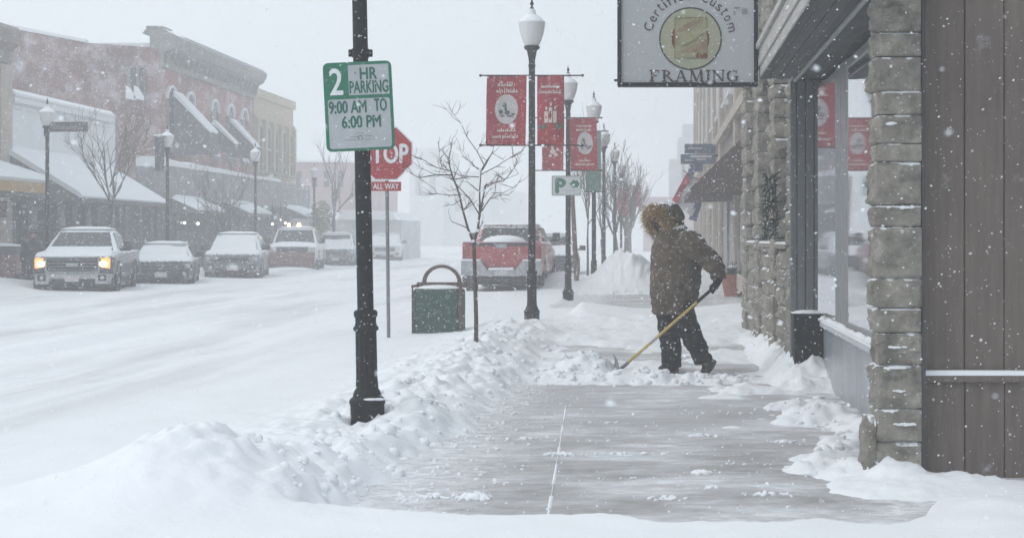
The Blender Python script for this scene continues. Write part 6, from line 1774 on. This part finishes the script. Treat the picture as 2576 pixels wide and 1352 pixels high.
# shovel (held, so a thing of its own)
shv = thing('snow_shovel', 'yellow-handled snow shovel gripped by the person in the parka', 'shovel', (PX, PY, PZ))
A0 = GR - sh_dir*.06; tot = (Vector((-.625, -.30, .02)) - A0).length
def SP(t): return tuple(A0 + sh_dir*tot*t)
mb = MB(); mb.tube([SP(0), SP(.03), SP(.22)], [.017, .0165, .0165], 10); mb.build('grip', M['glove'], shv, smooth=True)
mb = MB(); mb.tube([SP(.221), SP(.60)], .0145, 10); mb.build('handle', M['shovel_yellow'], shv, smooth=True)
mb = MB(); mb.tube([SP(.60), SP(.655)], .017, 10); mb.build('ferrule', mat('ferrule_pale', (.42, .41, .38), .5, .15, 9), shv, smooth=True)
mb = MB(); mb.tube([SP(.655), SP(.865)], .0145, 10); mb.build('handle', M['shovel_yellow'], shv, smooth=True)
mb = MB(); mb.tube([SP(.865), SP(.985)], [.019, .016], 10); mb.build('socket', M['shovel_steel'], shv, smooth=True)
mb = MB(); rings = []
for i in range(9):
    t_ = i/8; x = -.60 - .085*t_ + .06*math.sin(t_*math.pi)*1.0; z = .21*(1-t_)**1.25 - .005
    rings.append([(x, -.66, z+.012), (x-.05, .06, z+.012), (x-.038, .06, z), (x+.012, -.66, z)])
mb.loft(rings); mb.build('blade', M['shovel_steel'], shv, smooth=True)

# second person beside the pickup
QX, QY = px(70, 45.5), 45.5
p2 = thing('person', 'hunched person in dark clothes and cap beside the lit pickup', 'person', (QX, QY, .05))
mb = MB()
mb.tube([(-.09, .05, .80), (-.10, .05, .45), (-.12, .05, .05)], [.11, .09, .07], 10); mb.tube([(.07, -.04, .80), (.10, -.06, .45), (.05, -.04, .05)], [.11, .09, .07], 10)
mb.tube([(-.12, .05, .05), (.06, .02, .04)], [.06, .045], 8); mb.tube([(.05, -.04, .05), (.22, -.06, .04)], [.06, .045], 8)
mb.loft([ering(.70, -.02, .18, .20), ering(.95, 0, .20, .23), ering(1.15, .03, .20, .24), ering(1.26, .06, .15, .2), ering(1.31, .09, .08, .09)])
mb.tube([(.03, -.2, 1.2), (.16, -.25, 1.0), (.36, -.18, .98)], [.085, .075, .055], 10); mb.tube([(.03, .2, 1.2), (.0, .28, .96), (-.12, .2, .75)], [.085, .075, .055], 10)
mb.ell((.40, -.18, .98), (.06, .045, .04), 10, 7); mb.ell((-.15, .18, .71), (.045, .045, .06), 10, 7)
mb.tube([(.08, 0, 1.28), (.12, 0, 1.40)], [.06, .06], 8); mb.ell((.14, 0, 1.42), (.10, .08, .12), 14, 10); mb.tube([(.22, 0, 1.42), (.26, 0, 1.395)], [.018, .015], 6)
fuse('body', mb, [M['work_cloth'], M['skin']], p2, .016, 3, lambda co: .010*mnoise.noise(co*9), lambda c: 1 if (c.z > 1.33 and c.x > .10) else 0)
mb = MB(); mb.lathe([(.108, 1.455), (.112, 1.49), (.09, 1.545), (.03, 1.57)], 16, (.14, 0, 0)); mb.bbox(.20, .31, -.07, .07, 1.455, 1.47, .006, 1); mb.build('cap', M['cap_red'], p2, smooth=True)
s2 = thing('snow_shovel', 'dark shovel held low by the hunched person beside the pickup', 'shovel', (QX, QY, .05))
mb = MB(); mb.tube([(-.15, .16, .75), (-.22, .0, .30)], .016, 7); mb.build('handle', M['wood_post'], s2)
mb = MB(); mb.loft([[(-.34, -.06, .36), (-.08, .0, .36), (-.08, .02, .36), (-.34, -.04, .36)], [(-.38, -.14, .18), (-.08, -.08, .18), (-.08, -.06, .18), (-.38, -.12, .18)], [(-.34, -.16, .02), (-.12, -.12, .02), (-.12, -.10, .02), (-.34, -.14, .02)]]); mb.build('blade', M['trim_black'], s2)
# ================================================================== falling snow: real flakes hanging in the air, too many to count
def flakes(n, d0, d1, r0, r1, ico=False):
    D = (d0**3 + (d1**3 - d0**3)*NR.random(n))**(1/3)
    x = (NR.uniform(-500, 3000, n) - 1655)*D/F; z = EYE - (NR.uniform(-250, 1400, n) - 597)*D/F
    ok = (z > .12) & (z < 15) & ~((x > 1.15) & (D > 9.3)) & ~((x > .8) & (D > 9.0) & (z > 2.8)) & ~((x < -20.5) & (D > 25))
    x, D, z = x[ok], D[ok], z[ok]; n = len(x)
    r = r0 + (r1-r0)*NR.random(n)**1.8
    base = np.array([[1, 0, 0], [-1, 0, 0], [0, 1, 0], [0, -1, 0], [0, 0, 1], [0, 0, -1]], float)
    tri = np.array([[0, 2, 4], [2, 1, 4], [1, 3, 4], [3, 0, 4], [2, 0, 5], [1, 2, 5], [3, 1, 5], [0, 3, 5]])
    if ico:
        bm = bmesh.new(); bmesh.ops.create_icosphere(bm, subdivisions=1, radius=1)
        base = np.array([v.co[:] for v in bm.verts]); tri = np.array([[v.index for v in f.verts] for f in bm.faces]); bm.free()
    nb = len(base)
    s3 = NR.uniform(.65, 1.25, (n, 1, 3)); s3[:, :, 0] *= NR.uniform(1, 1.8, (n, 1))
    V = base[None]*s3*r[:, None, None]
    a = NR.uniform(-.7, .7, n); c, s = np.cos(a)[:, None], np.sin(a)[:, None]
    vx = V[:, :, 0]*c - V[:, :, 2]*s; vz = V[:, :, 0]*s + V[:, :, 2]*c
    V = np.stack([vx + x[:, None], V[:, :, 1] + D[:, None], vz + z[:, None]], 2).reshape(-1, 3)
    Ft = (tri[None] + (np.arange(n)*nb)[:, None, None]).reshape(-1, 3)
    return V, Ft
parts = [flakes(260, .9, 3.0, .0008, .0022, True), flakes(14000, 3.0, 11, .0008, .0029, True), flakes(95000, 11, 24, .0013, .0046), flakes(60000, 24, 64, .005, .0120)]
b = 0; Vs = []; Fs = []
for V_, F_ in parts: Vs.append(V_); Fs.append(F_ + b); b += len(V_)
fm = bpy.data.materials.new('flake'); fm.use_nodes = True
fb = fm.node_tree.nodes['Principled BSDF']; fb.inputs['Base Color'].default_value = (.88, .90, .92, 1); fb.inputs['Roughness'].default_value = .9
tag(obj_np('falling_snow', np.concatenate(Vs), np.concatenate(Fs), fm, smooth=True), 'snowflakes blowing through the air over the whole street', 'snow', kind='stuff')
